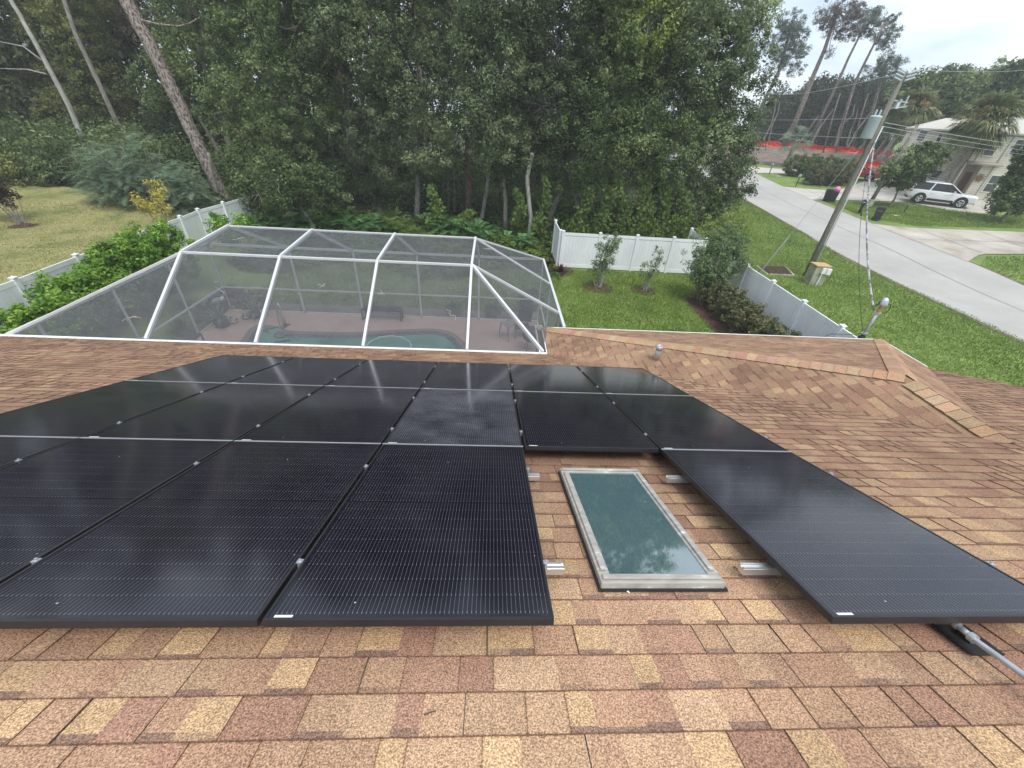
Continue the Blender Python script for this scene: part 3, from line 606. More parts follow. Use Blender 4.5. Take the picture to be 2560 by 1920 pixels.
fc = onroof(rb3(1450, 1022), 0); MB().box(fc+n_*.014, (.15, .15, .006), AX).box(fc+n_*.03, (.05, .05, .03), AX).build('flashing', M['rubber'], ct)

# litter on the shingles
rb2 = zr(850, 1100, 2.0233)
def litter(q, q2, r_, m_, label, cat='twig'): a, b = onroof(q, .006), onroof(q2, .006); one('twig' if cat == 'twig' else 'paint_chip', MB().tube([a, (a+b)/2+n_*.004, b], [r_, r_*.9, r_*.5], 5), M[m_], label, cat)
litter(rb2(425, 1392), rb2(488, 1370), .003, 'redbark', 'short dark twig on the shingles below the middle panels')
litter(rb3(240, 598), rb3(300, 612), .004, 'redbark', 'dark twig on the shingles right of the skylight, farther one')
litter(rb3(270, 640), rb3(296, 660), .004, 'redbark', 'dark twig on the shingles right of the skylight, nearer one')
litter(rb2(1445, 762), rb2(1465, 775), .005, 'white', 'white paint chip just below the skylight frame', 'chip')
# ------------------------------------------------------------------ screen enclosure
enc = thing('screen_enclosure', 'white framed mansard screen enclosure over the swimming pool', 'pool enclosure', (-3, 10, 0))
bx_ = [-6.32, -4.11, -1.88, .34]; XL, XR, YB = -9.05, 2.66, 13.5; ZP = 2.47
AYy, AZ, BYy, BZ = 8.67, 3.72, 10.65, 3.84; EYy, EZz = EY+.1, EZ-.02
def fr(a, b, w_=.05, h_=.1, nm='beam'): MB().bar(a, b, w_*1.12, h_).build(nm, M['whitemetal'], enc)
for x_ in bx_:
    fr((x_, EYy, EZz), (x_, AYy, AZ)); fr((x_, AYy, AZ), (x_, BYy, BZ)); fr((x_, BYy, BZ), (x_, YB, ZP)); fr((x_, YB, ZP), (x_, YB, 0), .05, .07, 'post')
fr((bx_[0], AYy, AZ), (bx_[3], AYy, AZ), .05, .05); fr((bx_[0], BYy, BZ), (bx_[3], BYy, BZ), .05, .05)
fr((XL, YB, ZP), (XR, YB, ZP), .05, .07); 
fr((bx_[3], AYy, AZ), (2.0, EYy, EZz), .05, .1); fr((bx_[3], AYy, AZ), (XR, 8.85, ZP), .05, .08); fr((bx_[3], BYy, BZ), (XR, 11.0, ZP), .04, .06); fr((bx_[3], BYy, BZ), (XR, YB, ZP), .05, .06)
fr((bx_[0], BYy, BZ), (XL, YB, ZP), .05, .06); fr((bx_[0], AYy, AZ), (XL, EYy, ZP), .05, .06)
fr((XL, EYy, ZP), (XL, YB, ZP), .06, .08); fr((XR, 8.05, ZP), (XR, YB, ZP), .06, .08)
for y_ in (9.4, 11.5, YB): fr((XL, y_, ZP), (XL, y_, 0), .05, .05, 'post')
fr((XL, EYy+.6, ZP), (XL, EYy+.6, 0), .05, .05, 'post')
for y_ in (8.9, 11.0, YB): fr((XR, y_, ZP), (XR, y_, 0), .05, .05, 'post')
for z_ in (.93,): fr((XL, YB, z_), (XR, YB, z_), .04, .05, 'rail'); fr((XL, EYy, z_), (XL, YB, z_), .04, .05, 'rail'); fr((XR, 8, z_), (XR, YB, z_), .04, .05, 'rail')
for a, b in (((XL, YB, .03), (XR, YB, .03)), ((XL, EYy, .03), (XL, YB, .03)), ((XR, 8, .03), (XR, YB, .03))): fr(a, b, .05, .05, 'rail')
def scr(*q): MB().add([np.array(v) for v in q], [tuple(range(len(q)))]).build('screen_panel', M['screen'], enc)
e_ = .0
for a, b in zip(bx_[:-1], bx_[1:]):
    scr((a, EYy, EZz), (b, EYy, EZz), (b, AYy, AZ), (a, AYy, AZ)); scr((a, AYy, AZ), (b, AYy, AZ), (b, BYy, BZ), (a, BYy, BZ)); scr((a, BYy, BZ), (b, BYy, BZ), (b, YB, ZP), (a, YB, ZP))
scr((bx_[3], EYy, EZz), (2., EYy, EZz), (bx_[3], AYy, AZ)); scr((bx_[3], AYy, AZ), (2., EYy, EZz), (XR, 8.85, ZP)); scr((bx_[3], AYy, AZ), (XR, 8.85, ZP), (XR, 11, ZP), (bx_[3], BYy, BZ))
scr((bx_[3], BYy, BZ), (XR, 11, ZP), (XR, YB, ZP)); scr((bx_[3], BYy, BZ), (XR, YB, ZP), (bx_[3], YB, ZP))
scr((bx_[0], EYy, EZz), (XL, EYy, ZP), (bx_[0], AYy, AZ)); scr((bx_[0], AYy, AZ), (XL, EYy, ZP), (XL, YB, ZP), (bx_[0], BYy, BZ)); scr((bx_[0], BYy, BZ), (XL, YB, ZP), (bx_[0], YB, ZP))
xs = [XL]+bx_+[XR]
for a, b in zip(xs[:-1], xs[1:]): scr((a, YB, 0), (b, YB, 0), (b, YB, ZP), (a, YB, ZP))
ys = [EYy, 9.4, 11.5, YB]
for a, b in zip(ys[:-1], ys[1:]): scr((XL, a, 0), (XL, b, 0), (XL, b, ZP), (XL, a, ZP))
for a, b in ((8.0, 8.9), (8.9, 11.0), (11.0, YB)): scr((XR, a, 0), (XR, b, 0), (XR, b, ZP), (XR, a, ZP))
# fallen twigs lying on the screen
rng = rg()
tw = [(r7(2050, 280), None)]
def twig(q, pl, nrm, sc, label):
    c_ = onp(q, pl, nrm); mb = MB(); d = unit(np.cross(nrm, rng.normal(size=3)))
    s_ = np.cross(nrm, d); 
    for k in range(3): a = c_+d*sc*.3*k; mb.tube([a, a+d*sc*.35+s_*rng.normal()*sc*.2, a+d*sc*.6+s_*rng.normal()*sc*.45], .006, 4, False)
    one('twig', mb, M['palebark'], label, 'twig', 'twigs fallen on the pool screen')
nf = unit(np.array([0, -(AZ-EZz), AYy-EYy])); pf = (0, EYy, EZz); ntp = unit(np.array([0, -(BZ-AZ), BYy-AYy])); pt_ = (0, AYy, AZ)
twig(r4(910, 760), pf, nf, .3, 'pale forked twig on the screen beside the leftmost sloping beam'); twig(r4(1570, 240), pt_, ntp, .22, 'pale twig on the upper left screen bay'); twig(r4(2100, 535), pf, nf, .15, 'small pale twig on screen above the pool ladder')
twig(r5(680, 705), pf, nf, .3, 'pale branched twig on screen over the pool edge'); twig(r5(290, 615), pf, nf, .16, 'curled pale twig on screen by the middle rail'); twig(r5(920, 310), pt_, ntp, .2, 'thin pale twig on the right upper screen')

# ------------------------------------------------------------------ pool, deck and what stands on it
sheet('pool_deck', [(XL, 6.), (XL, YB)], [(XR, 6.), (XR, YB)], M['deck'], 4, 4, .012)
sheet('concrete_strip', [(XL, YB+.03), (XR, YB+.03)], [(XL, YB+.75), (XR, YB+.75)], M['palestone'], 12, 3, .016)
ol = [r4(1560, 915), r4(1590, 850), r4(1640, 812), r4(1710, 805), r4(1780, 822), r4(1850, 850), r4(2000, 853), r4(2212, 858), r5(150, 856), r5(300, 848), r5(450, 838), r5(600, 835), r5(680, 843), r5(740, 865), r5(790, 910), r5(840, 965)]
P_ = [at(q)[:2] for q in ol]; P_ = [np.array([P_[0][0]-.1, 7.7])]+P_+[np.array([P_[-1][0]+.15, 7.4]), np.array([-2, 6.9])]
def smooth(P, k=2):
    for _ in range(k):
        Q = []
        for i in range(len(P)): a, b = P[i], P[(i+1) % len(P)]; Q += [a*.75+b*.25, a*.25+b*.75]
        P = Q
    return P
P_ = smooth([np.array(q) for q in P_]); cen = np.mean(P_, axis=0)
def inset(P, d):
    out_ = []
    for i in range(len(P)):
        t = P[(i+1) % len(P)]-P[i-1]; t = t/np.linalg.norm(t); nn = np.array([t[1], -t[0]]); 
        if nn@(cen-P[i]) < 0 and abs(nn@(cen-P[i])) > .5: nn = -nn
        out_.append(P[i]+nn*d)
    return out_
P1_ = inset(P_, .2); P2_ = inset(P_, .42); k = len(P_)
mb = MB(); mb.add([(*q, .045) for q in P_]+[(*q, .045) for q in P1_]+[(*q, .012) for q in P_], [(i, (i+1) % k, (i+1) % k+k, i+k) for i in range(k)]+[(i, i+2*k, (i+1) % k+2*k, (i+1) % k) for i in range(k)]); mb.build('pool_coping', M['coping']); tag(bpy.data.objects['pool_coping'], kind='structure')
mb = MB(); mb.add([(*q, .045) for q in P1_]+[(*q, .018) for q in P2_], [(i, (i+1) % k, (i+1) % k+k, i+k) for i in range(k)]); tag(mb.build('pool_tile_band', M['tile']), kind='structure')
mb = MB(); mb.add([(*q, .018) for q in P2_], [tuple(range(k))]); tag(mb.build('water', M['water']), kind='structure')
# hose ring
hp = [atz(q, .03) for q in (r8(255, 640), r8(300, 595), r8(380, 558), r8(500, 543), r8(600, 557), r8(670, 595), r8(695, 640), r8(660, 690))]
hp = [np.array(v) for v in hp]; M['hose'] = plain('pale_green_hose', (.35, .62, .55), .5)
one('pool_hose', MB().tube([hp[0]+(hp[i+1]-hp[0])*0 if False else hp[i] for i in range(len(hp))], .032, 8), M['hose'], 'pale green hose curving across the pool water', 'hose', smooth=True)
cl_ = thing('pool_cleaner', 'dark pool cleaner with curled cord on the shallow pool step', 'pool cleaner', at(r7(1500, 950)))
cp = [atz(q, .03) for q in (r7(1530, 950), r7(1450, 955), r7(1400, 935), r7(1420, 905))]; MB().tube(cp, .015, 6).build('cord', M['rubber'], cl_); MB().bar(atz(r7(1400, 1015), .03), atz(r7(1600, 985), .03), .06, .03).build('head', M['blackplastic'], cl_)
# hand rail
hr = thing('pool_handrail', 'bent stainless handrail at the pool edge', 'handrail', at(r7(1490, 800)))
b1, b2 = at(r7(1545, 800)), at(r7(1535, 832)); c_ = at(r7(1480, 830))
for k_, (b_, e2) in enumerate(((at(r7(1550, 800)), at(r7(1460, 770))), (at(r7(1535, 830)), at(r7(1480, 830))))):
    pts = [b_, b_+(e2-b_)*.0+np.array([-.05, 0, .75]), b_+(e2-b_)*.25+np.array([0, 0, .85]), b_+(e2-b_)*.6+np.array([0, 0, .7]), e2+np.array([0, 0, .15]), e2+np.array([0, 0, -.1])]; MB().tube(pts, .024, 8).build('tube', M['alu'], hr, True)
# benches
def slatbed(name, label, c4, h_, m_):
    c4 = [np.array(q) for q in c4]; cen_ = np.mean(c4, axis=0); t = thing(name, label, 'bench', (cen_[0], cen_[1], 0)); mb = MB()
    a, b, c, d = c4
    for i in range(9):
        t0, t1 = i/9+.008, (i+1)/9-.008; q = [a+(d-a)*t0, b+(c-b)*t0, b+(c-b)*t1, a+(d-a)*t1]; mb.prism([(*v[:2], h_) for v in q], (0, 0, .02))
    mb.build('seat', m_, t); lb = MB()
    for p_, q_ in ((a, b), (b, c), (c, d), (d, a)): lb.bar((*p_[:2], h_-.02), (*q_[:2], h_-.02), .04, .04)
    lb.build('seat_frame', m_, t)
    for p_, q_ in ((a, d), (b, c)): MB().bar((*p_[:2], h_-.04), (*p_[:2], .03), .04, .04).bar((*q_[:2], h_-.04), (*q_[:2], .03), .04, .04).bar((*p_[:2], .035), (*q_[:2], .035), .04, .04).build('leg', m_, t)
def top4(qs, h_): return [atz(q, h_) for q in qs]
slatbed('bench', 'long dark grey bench at the far side of the pool', top4([r8(205, 283), r8(585, 298), r8(600, 257), r8(240, 248)], .45), .43, M['darkmetal'])
slatbed('bench', 'dark slatted bench by the left screen wall, nearest the eave', [atz(q, .42) for q in (r7(240, 1000), r7(400, 1000), r7(495, 893), r7(385, 890))], .4, M['darkmetal'])
# small table
tt = top4([r8(1550, 412), r8(1640, 458), r8(1715, 425), r8(1630, 383)], .62); tc_ = np.mean(tt, axis=0)
tb = thing('side_table', 'small square pale topped patio table on wrought iron legs', 'table', (tc_[0], tc_[1], 0)); MB().prism([(*v[:2], .6) for v in tt], (0, 0, .03)).build('table_top', M['palestone'], tb, bevel=.004)
for v in tt: q = v+(tc_-v)*.1; MB().tube([(q[0], q[1], .6), (q[0]+(q[0]-tc_[0])*.1, q[1]+(q[1]-tc_[1])*.1, .3), (q[0], q[1], .01)], .013, 6).tube([(*(v+(tc_-v)*.25)[:2], .6), (*(v+(tc_-v)*.1)[:2], .35)], .009, 5).build('leg', M['darkmetal'], tb)
one('ash_tray', MB().lathe([(.0, 0), (.1, 0), (.03, .1), (.005, .2)], (tc_[0], tc_[1], .632), 4), M['galv'], 'small grey folded tray on the patio table', 'tray')
# dark chair behind table and covered grill
cc = at(r8(1760, 545)); ch = thing('patio_chair', 'dark patio chair half hidden behind the side table', 'chair', cc)
MB().box(cc+(0, 0, .42), (.5, .5, .05)).build('seat', M['darkmetal'], ch, bevel=.01); MB().box(cc+(.1, .25, .72), (.5, .04, .5)).build('backrest', M['darkmetal'], ch, bevel=.01)
for a in (-.22, .22):
    for b in (-.22, .22): MB().tube([cc+(a, b, .42), cc+(a*1.15, b*1.15, 0)], .014, 6).build('leg', M['darkmetal'], ch)
gc = at(r8(1835, 700)); gr = thing('grill', 'dark blue covered kettle grill in the corner by the gutter', 'grill', gc); M['navy'] = plain('navy_cover', (.02, .03, .06), .6)
MB().lathe([(.0, .42), (.14, .45), (.25, .55), (.29, .68), (.27, .8), (.18, .92), (.03, .97)], gc, 20).build('bowl', M['navy'], gr, True)
for a in (0, 2.1, 4.2): MB().tube([gc+(.15*math.cos(a), .15*math.sin(a), .5), gc+(.28*math.cos(a), .28*math.sin(a), 0)], .012, 6).build('leg', M['darkmetal'], gr)
# rock fountain
rng = rg(); fb_ = at(r7(880, 640)); fo = thing('rock_fountain', 'dark rock waterfall with a pale stone ledge behind the pool', 'fountain', fb_)
def rock(mb, c, r_, rng):
    bm_v = []; n1, n2 = 7, 10
    for i in range(n1+1):
        for j in range(n2):
            a, b = math.pi*i/n1, 2*math.pi*j/n2; d = np.array([math.sin(a)*math.cos(b), math.sin(a)*math.sin(b), math.cos(a)]); bm_v.append(np.array(c)+d*np.array(r_)*(1+.22*math.sin(3*b+c[0]*7+2*a)+rng.normal()*.07*math.sin(a)))
    mb.add(bm_v, [(i*n2+j, i*n2+(j+1) % n2, (i+1)*n2+(j+1) % n2, (i+1)*n2+j) for i in range(n1) for j in range(n2)])
mb = MB()
for (dx, dy, dz, r_) in ((-.9, .35, .4, (.4, .4, .5)), (-.5, .6, .8, (.45, .35, .5)), (0., .8, 1., (.6, .35, .35)), (.5, .7, .7, (.4, .35, .45)), (.75, .5, .35, (.4, .35, .4)), (-.6, .3, .2, (.5, .4, .3)), (.2, .75, .4, (.7, .4, .5))): rock(mb, fb_+np.array([dx, dy, dz])*.62, tuple(q*.62 for q in r_), rng)
mb.build('rock', M['stone'], fo)
lb = MB()
for (dx, dy, dz, sx_, sy_) in ((-.25, .18, .12, .9, .3), (.55, .42, .14, .8, .3), (-.1, .3, .34, .8, .3), (.65, .55, .36, .7, .28)): lb.box(fb_+(dx, dy, dz), (sx_, sy_, .18), ((.94, .34, 0), (-.34, .94, 0), (0, 0, 1)))
lb.build('ledge', M['palestone'], fo, bevel=.03)
# cranes
def crane(q, hq, face, label, bent):
    b = at(q)+(0, -.12, .12); t = thing('crane_statue', label, 'statue', b, 0, 'verdigris crane statues'); t.scale = (1.15, 1.15, 1.15); f_ = face; mb = MB()
    mb.tube([b+(-.26*f_, 0, .22), b+(-.12*f_, 0, .3), b+(.05*f_, 0, .36), b+(.16*f_, 0, .42), b+(.2*f_, 0, .5)], [.02, .085, .1, .06, .03], 10)
    nk = [b+(.2*f_, 0, .5), b+(.27*f_, 0, .62), b+(.14*f_, 0, .74), b+(.06*f_, 0, .86), b+(.1*f_, 0, .95), b+(.17*f_, 0, .96)] if bent else [b+(.2*f_, 0, .5), b+(.26*f_, 0, .7), b+(.2*f_, 0, .88), b+(.06*f_, 0, .95), b+(-.03*f_, 0, .9)]
    mb.tube(nk, [.03, .022, .02, .02, .028, .02], 8) if bent else mb.tube(nk, [.03, .022, .02, .026, .02], 8)
    mb.tube([nk[-1], nk[-1]+((nk[-1]-nk[-2])*1.6)], [.014, .003], 6); mb.build('body', M['crane'], t, True)
    for s_ in (-.04, .04): MB().tube([b+(0, s_, .32), b+(.02*f_, s_, 0)], .009, 6).build('leg', M['crane'], t)
crane(r7(800, 640), None, 1, 'verdigris crane statue with bent neck, left of the rock fountain', True)
crane(r7(1040, 575), None, 1, 'verdigris crane statue with arched neck, right of the rock fountain', False)
# pots and ornaments
def pot(q, label, r_=.24, h_=.35, ln_=.7, n=70, m_=None, lf=None, el=(5, 85)):
    b = at(q); t = thing('potted_plant', label, 'potted plant', b); MB().lathe([(r_*.6, 0), (r_, h_*.55), (r_*.95, h_), (r_*.8, h_), (r_*.75, h_*.85)], b, 18).build('pot', m_ or M['bluepot'], t, True)
    Q = sword(n, ln_, rg(), b+(0, 0, h_), .014, .35, *el); quads('foliage', Q[0], Q[1], lf or L['palmblue'], t); return t
pot(r7(775, 825), 'spiky pale plant in a dark blue glazed pot')
pot(r7(1180, 715), 'spiky pale plant right of the stone ledge, by the pool', .2, .25, .75)
for q, l_ in ((r7(915, 785), 'round mottled ornament on the deck before the fountain, left one'), (r7(1068, 730), 'round mottled ornament on the deck before the fountain, right one')):
    b = at(q); mb = MB(); rock(mb, b+(0, 0, .13), (.14, .14, .14), rng); one('ornament', mb, two('mottled_shell', [(.45, (.08, .06, .05)), (.55, (.6, .55, .48))], 14), l_, 'ornament')
def swordplant(name, label, q, n, ln_, lf, w_=.03, el=(20, 88), droop=.5, cat='plant', hh=0.): b = at(q)+np.array([0, 0, hh]); return plant(name, label, cat, b, sword(n, ln_, rg(), b, w_, droop, *el), lf)
swordplant('cordyline', 'maroon cordyline behind the fountain, inside the screen', r7(1160, 570), 60, .9, L['maroon'], .05)
swordplant('cordyline', 'maroon cordyline left of the rock fountain', r7(690, 600), 70, .8, L['maroon'], .05)
swordplant('strap_leaf_plant', 'green strap leaved clump beside the dark blue pot', r7(560, 720), 130, 1.0, L['strap'], .025)
swordplant('strap_leaf_plant', 'green strap leaved clump outside the left screen wall', r7(330, 640), 130, 1.0, L['strap'], .025)
swordplant('strap_leaf_plant', 'green strap leaved clump beside the slatted bench', r7(280, 900), 110, .9, L['strap'], .025)
for q, l_ in ((r8(1100, 345), 'small round dark shrub outside the far screen wall, near the bench'), (r8(1480, 355), 'small round dark shrub outside the far screen wall, near the table')):
    bush('shrub', l_, 'shrub', at(q), [((0, 0, .3), .32)], L['deep'], .07, 30, 400, .1, 6)
bush('shrub', 'dark shrub in the far right corner outside the screen', 'shrub', (2.4, 14.6, 0), [((0, 0, .5), .5)], L['deep'], .09, 30, 250, .14, 6)

# ------------------------------------------------------------------ white vinyl fences
def fence(name, label, pts, h_=1.83, postat=None, hs=None):
    pts = [np.array([*q[:2], H(*q[:2])]) for q in pts]; t = thing(name, label, 'fence', pts[0]); 
    for i, p_ in enumerate(pts):
        MB().box(p_+(0, 0, (h_+.05)/2), (.127, .127, h_+.05)).box(p_+(0, 0, h_+.07), (.16, .16, .03)).lathe([(.075, h_+.085), (.01, h_+.125)], p_, 4).build('post', M['white'], t)
        if i == len(pts)-1: break
        q_ = pts[i+1]; d = q_-p_; l = np.linalg.norm(d[:2]); u = d/l; a = p_+u*.064; b = q_-u*.064; mb = MB()
        mb.bar(a+(0, 0, h_-.07), b+(0, 0, h_-.07), .05, .14); mb.bar(a+(0, 0, .13), b+(0, 0, .13), .05, .17)
        k = max(3, int(l/.17)); s_ = (l-.128)/k
        for j in range(k): c0_ = a+u*(s_*j+.003); c1_ = a+u*(s_*(j+1)-.003); mb.bar(c0_+(0, 0, h_/2), c1_+(0, 0, h_/2), .026, h_-.32)
        mb.build('panel', M['white'], t)
    return t
fence('vinyl_fence', 'white vinyl fence beside the dry lawn, behind the bright green hedge', [(-13.5, 6.6), (-13.5, 8.9), (-13.5, 11.2), (-13.65, 13.5), (-13.8, 15.7), (-13.95, 17.9), (-14., 19.5), (-14.15, 21.1), (-13.95, 22.95), (-13.8, 25.0)])
fence('vinyl_fence', 'white vinyl fence across the back of the lawn behind three young shrubs', [(4.43, 20.35), (6.36, 20.3), (8.32, 20.26), (10.25, 20.22), (11.95, 20.18)])
fence('vinyl_fence', 'short white fence panel turning back from the left end of the back fence', [(4.3, 20.5), (4.32, 22.75)])
fence('vinyl_fence', 'short white fence panel turning back at the right corner behind the shrub', [(12.05, 20.35), (12.15, 22.5)])
fence('vinyl_fence', 'white vinyl fence on the street side behind the rusty green hedge', [(11.98, 18.), (11.98, 16.02), (11.93, 14.02), (11.87, 12.03), (11.8, 10.07), (11.75, 8.0)])

# ------------------------------------------------------------------ garden shrubs
def mulch(c, r_, name='mulch'):
    mb = MB(); rnd = random.Random(int(c[0]*100)); k = 22; vs = [(c[0], c[1], H(c[0], c[1])+.06)]+[(c[0]+r_*(1+rnd.uniform(-.08, .08))*math.cos(2*math.pi*i/k), c[1]+r_*(1+rnd.uniform(-.08, .08))*math.sin(2*math.pi*i/k), H(c[0], c[1])+.012) for i in range(k)]
    mb.add(vs, [(0, i+1, (i+1) % k+1) for i in range(k)]); tag(mb.build(name, M['mulch']), kind='structure')
    rng = rg(); n_ = int(400*r_*r_); a = rng.random(n_)*2*math.pi; q = np.sqrt(rng.random(n_))*r_; P = np.stack([c[0]+q*np.cos(a), c[1]+q*np.sin(a), np.full(n_, H(c[0], c[1])+.03)+.045*(1-q/r_)], 1)
    V = leaves(P, unit(rng.normal(size=(n_, 3))*.5+np.array([0, 0, 1])), .07, .35, rng); o = quads('mulch_chips', V, rng.random(n_), L['bronze']); tag(o, kind='stuff', label='brown bark chips in the mulch ring', cat='mulch')
s1 = at(r5(1660, 565)); s2 = at(r5(1952, 585)); s3 = at(r6(130, 650))
mulch(s1, .75); mulch(s2, .62); mulch(s3, .85)
bush('shrub', 'young airy olive green shrub in mulch before the back fence, left one', 'shrub', s1, [((0, 0, 1.55), (.62, .62, .75)), ((.25, 0, 2.1), (.45, .45, .5)), ((-.15, 0, .9), (.4, .4, .4))], L['olive'], .1, 22, 150, .15, 16, M['palebark'], asp=.4, sr=.012)
bush('shrub', 'thin sparse young shrub in mulch before the back fence, middle one', 'shrub', s2, [((.1, 0, 1.2), (.5, .4, .6)), ((.2, 0, 1.8), (.3, .3, .5)), ((-.1, 0, .8), (.3, .3, .3))], L['olive'], .1, 18, 100, .13, 12, M['palebark'], asp=.4, sr=.009)
bush('shrub', 'tall airy many stemmed shrub at the corner of the white fences', 'shrub', s3, [((0, 0, 1.9), (1.15, 1.1, .9)), ((.3, .3, 2.7), (.9, .85, .65)), ((-.3, 0, 1.3), (.8, .8, .6)), ((.7, 0, 2.0), .8)], L['olive'], .11, 34, 130, .2, 30, M['palebark'], asp=.35, sr=.018)
b = at(r6(300, 330)); bush('shrub', 'feathery lime green shrub beyond the corner of the white fences', 'shrub', (13.3, 20.8, 0), [((0, 0, 1.5), (1.2, 1.1, 1.1)), ((.3, .2, 2.5), (.9, .8, .9)), ((-.7, .6, 1.8), 1.)], L['lime'], .14, 30, 90, .2, 12, asp=.25)
bush('shrub', 'leafy green bush behind the right corner of the back fence', 'shrub', (11.6, 23.4, 0), [((0, 0, 1.2), (1.3, .9, 1.1)), ((-1.4, .4, .9), (1, .8, .9))], L['vine'], .14, 40, 60, .25, 10)
# rusty hedge along the street fence: one clipped row of several bushes
for i, (y_, lab_) in enumerate(((15.6, 'farthest bush of the rusty green hedge, by the tall airy shrub'), (14.3, 'second farthest bush of the rusty green hedge'), (13.0, 'middle bush of the rusty green hedge'), (11.7, 'second nearest bush of the rusty green hedge'), (10.4, 'nearest bush of the rusty green hedge, at the roof edge'), (9.2, 'low bush of the rusty hedge hidden behind the roof edge'))):
    bush('hedge_bush', lab_, 'bush', (10.75-.02*i, y_, 0), [((0, 0, .62), (.72, .78, .62)), ((.1, .2, 1.0), (.5, .5, .35)), ((-.1, -.25, .95), (.45, .45, .35))], L['rusthedge'], .1, 38, 130, .15, 10, group='rusty green hedge along the street side fence')
sheet('mulch_bed', [(9.75, 8.), (9.75, 16.6)], [(11.8, 8.), (11.8, 17.5)], M['mulch'], 12, 5, .02)
# bright green hedge, left
hd = [((-11.2, 8.4), 1.2, 'bright green bush at the left frame edge beside the shingle roof'), ((-11.9, 10.0), 1.45, 'bright green bush, second from the roof along the left fence'), ((-12.1, 11.7), 1.7, 'bright green bush, middle of the row by the left fence'), ((-12.1, 13.4), 2.15, 'bright green bush, tall one near the far end of the left row'), ((-12.0, 15.0), 2.15, 'bright green bush at the far end of the left row')]
for (x_, y_), h_, l_ in hd:
    bush('bright_bush', l_, 'bush', (x_, y_, 0), [((0, 0, h_*.58), (1.1, 1.15, h_*.55)), ((.2, .3, h_*.95), (.75, .8, h_*.3)), ((-.3, -.4, h_*.85), (.7, .7, h_*.35))], L['hedge'], .11, 55, 95, .2, 10, group='bright green bushes along the left fence')
bush('shrub', 'small pale green shrub between the left fence and the screen corner', 'shrub', (-11.3, 18.6, 0), [((0, 0, 1.5), (.9, .8, .6)), ((-.5, .3, 1.9), (.5, .5, .4)), ((.5, .2, 1.9), .5)], L['hedge'], .14, 30, 70, .22, 8)
# dry lawn: small bronze tree and a yellow one
b = at(r1(150, 1445)); mulch(b, .85)
bush('small_tree', 'small bronze leaved tree in a mulch ring on the dry lawn', 'tree', b, [((-.75, .1, 1.45), (.85, .8, .75)), ((-.6, 0, 1.95), .55)], L['bronze'], .14, 46, 70, .26, 12, sr=.014)
b = at(r1(815, 1520)); b = np.array([-16.2, 19.8, 0])
bush('small_tree', 'thin yellow leaved sapling beyond the left white fence', 'tree', (-15.6, 20.4, 0), [((0, 0, 2.3), (.9, .8, .55)), ((.3, 0, 2.9), (.5, .5, .35)), ((-.5, .1, 2.0), .4)], L['yellow'], .12, 20, 60, .2, 14, sr=.012)

# ------------------------------------------------------------------ the wood behind the garden
FXY = np.array([_f[0], _f[1], 0]); FXY /= np.linalg.norm(FXY)
def pd(q, base, dd=0.):
    """point seen at photo position q, in the upright plane through base facing the view (dd m farther)"""
    return onp(q, np.array(base)+FXY*dd, FXY)
def lob(base, L_, dd=None):
    rng = random.Random(int(base[0]*31+base[1]*7)); out_ = []
    for (x_, y_, r_) in L_:
        dd_ = rng.uniform(-1.2, 1.2); c = pd(D(x_, y_), base, dd_); e_ = pd(D(x_+r_, y_), base, dd_); R_ = np.linalg.norm(e_-c); out_.append((c, (R_, R_*.9, R_)))
    return out_
G = at
def ptree(label, base, L_, leaf, bark='greybark', tr=.2, topq=None, **k):
    base = np.array(base, float); lb_ = lob(base, L_); mc = np.mean([c for c, _ in lb_], axis=0); base[:2] = mc[:2]*.8+base[:2]*.2; base[2] = H(base[0], base[1]); return tree(k.pop('name', 'oak_tree'), label, 'tree', base, lb_, L[leaf], M[bark], tr, None if topq is None else pd(D(*topq), base), **k)
ptree('dark green oak left of centre, behind the far screen corner', (-7.5, 31, 0), [(560, 120, 105), (640, 220, 105), (590, 330, 95), (500, 240, 60), (680, 370, 60), (640, 60, 90), (530, 30, 70), (560, 430, 50), (600, -70, 120), (520, -170, 110), (660, -220, 120)], 'oak', tr=.3)
ptree('hazy grey green tree in the middle of the wood', (-2.2, 29.5, 0), [(800, 70, 110), (890, 190, 110), (790, 260, 85), (930, 320, 60), (990, 60, 95), (850, 370, 45), (720, 60, 70), (820, -90, 120), (900, -200, 120), (760, -260, 100)], 'oakgrey', 'greybark', .2, (900, 250), name='tree_in_wood')
ptree('oak with grey green leaf tips in the centre, over the pale leaning trunk', (.6, 28, 0), [(1080, 140, 100), (1170, 230, 105), (1090, 290, 80), (1120, 350, 60), (1210, 90, 110), (1040, 60, 70), (1060, 230, 70), (1120, -80, 120), (1180, -220, 120)], 'oakgrey', 'greybark', .16, (1090, 280))
ptree('dark spreading oak right of centre, above the white fence', (4.8, 27.5, 0), [(1320, 160, 105), (1420, 240, 110), (1360, 330, 80), (1280, 270, 90), (1300, 40, 100), (1220, 360, 60), (1460, 330, 65), (1420, 390, 45), (1330, -90, 120), (1400, -210, 110)], 'oak', 'greybark', .2, (1230, 380))
ptree('large vine covered oak at the right edge of the wood, by the street lawn', (13.2, 28, 0), [(1520, 130, 110), (1590, 220, 75), (1520, 300, 90), (1590, 330, 50), (1480, 60, 90), (1600, 100, 65), (1620, 40, 50), (1540, 410, 60), (1480, 430, 50), (1590, 400, 40), (1540, -60, 110), (1500, -170, 100)], 'oakgrey', 'greybark', .3)
ptree('yellow green foliage high among the dark oaks, right of centre', (8, 27.6, 0), [(1400, 60, 70), (1440, 110, 60), (1470, 20, 60), (1370, 130, 45)], 'lime', 'greybark', .08, name='tree_in_wood')
ptree('small yellow green treetop poking out left of centre', (-.5, 34, 0), [(905, 50, 28), (925, 80, 22), (930, 110, 20)], 'lime', 'greybark', .12, name='tree_in_wood')
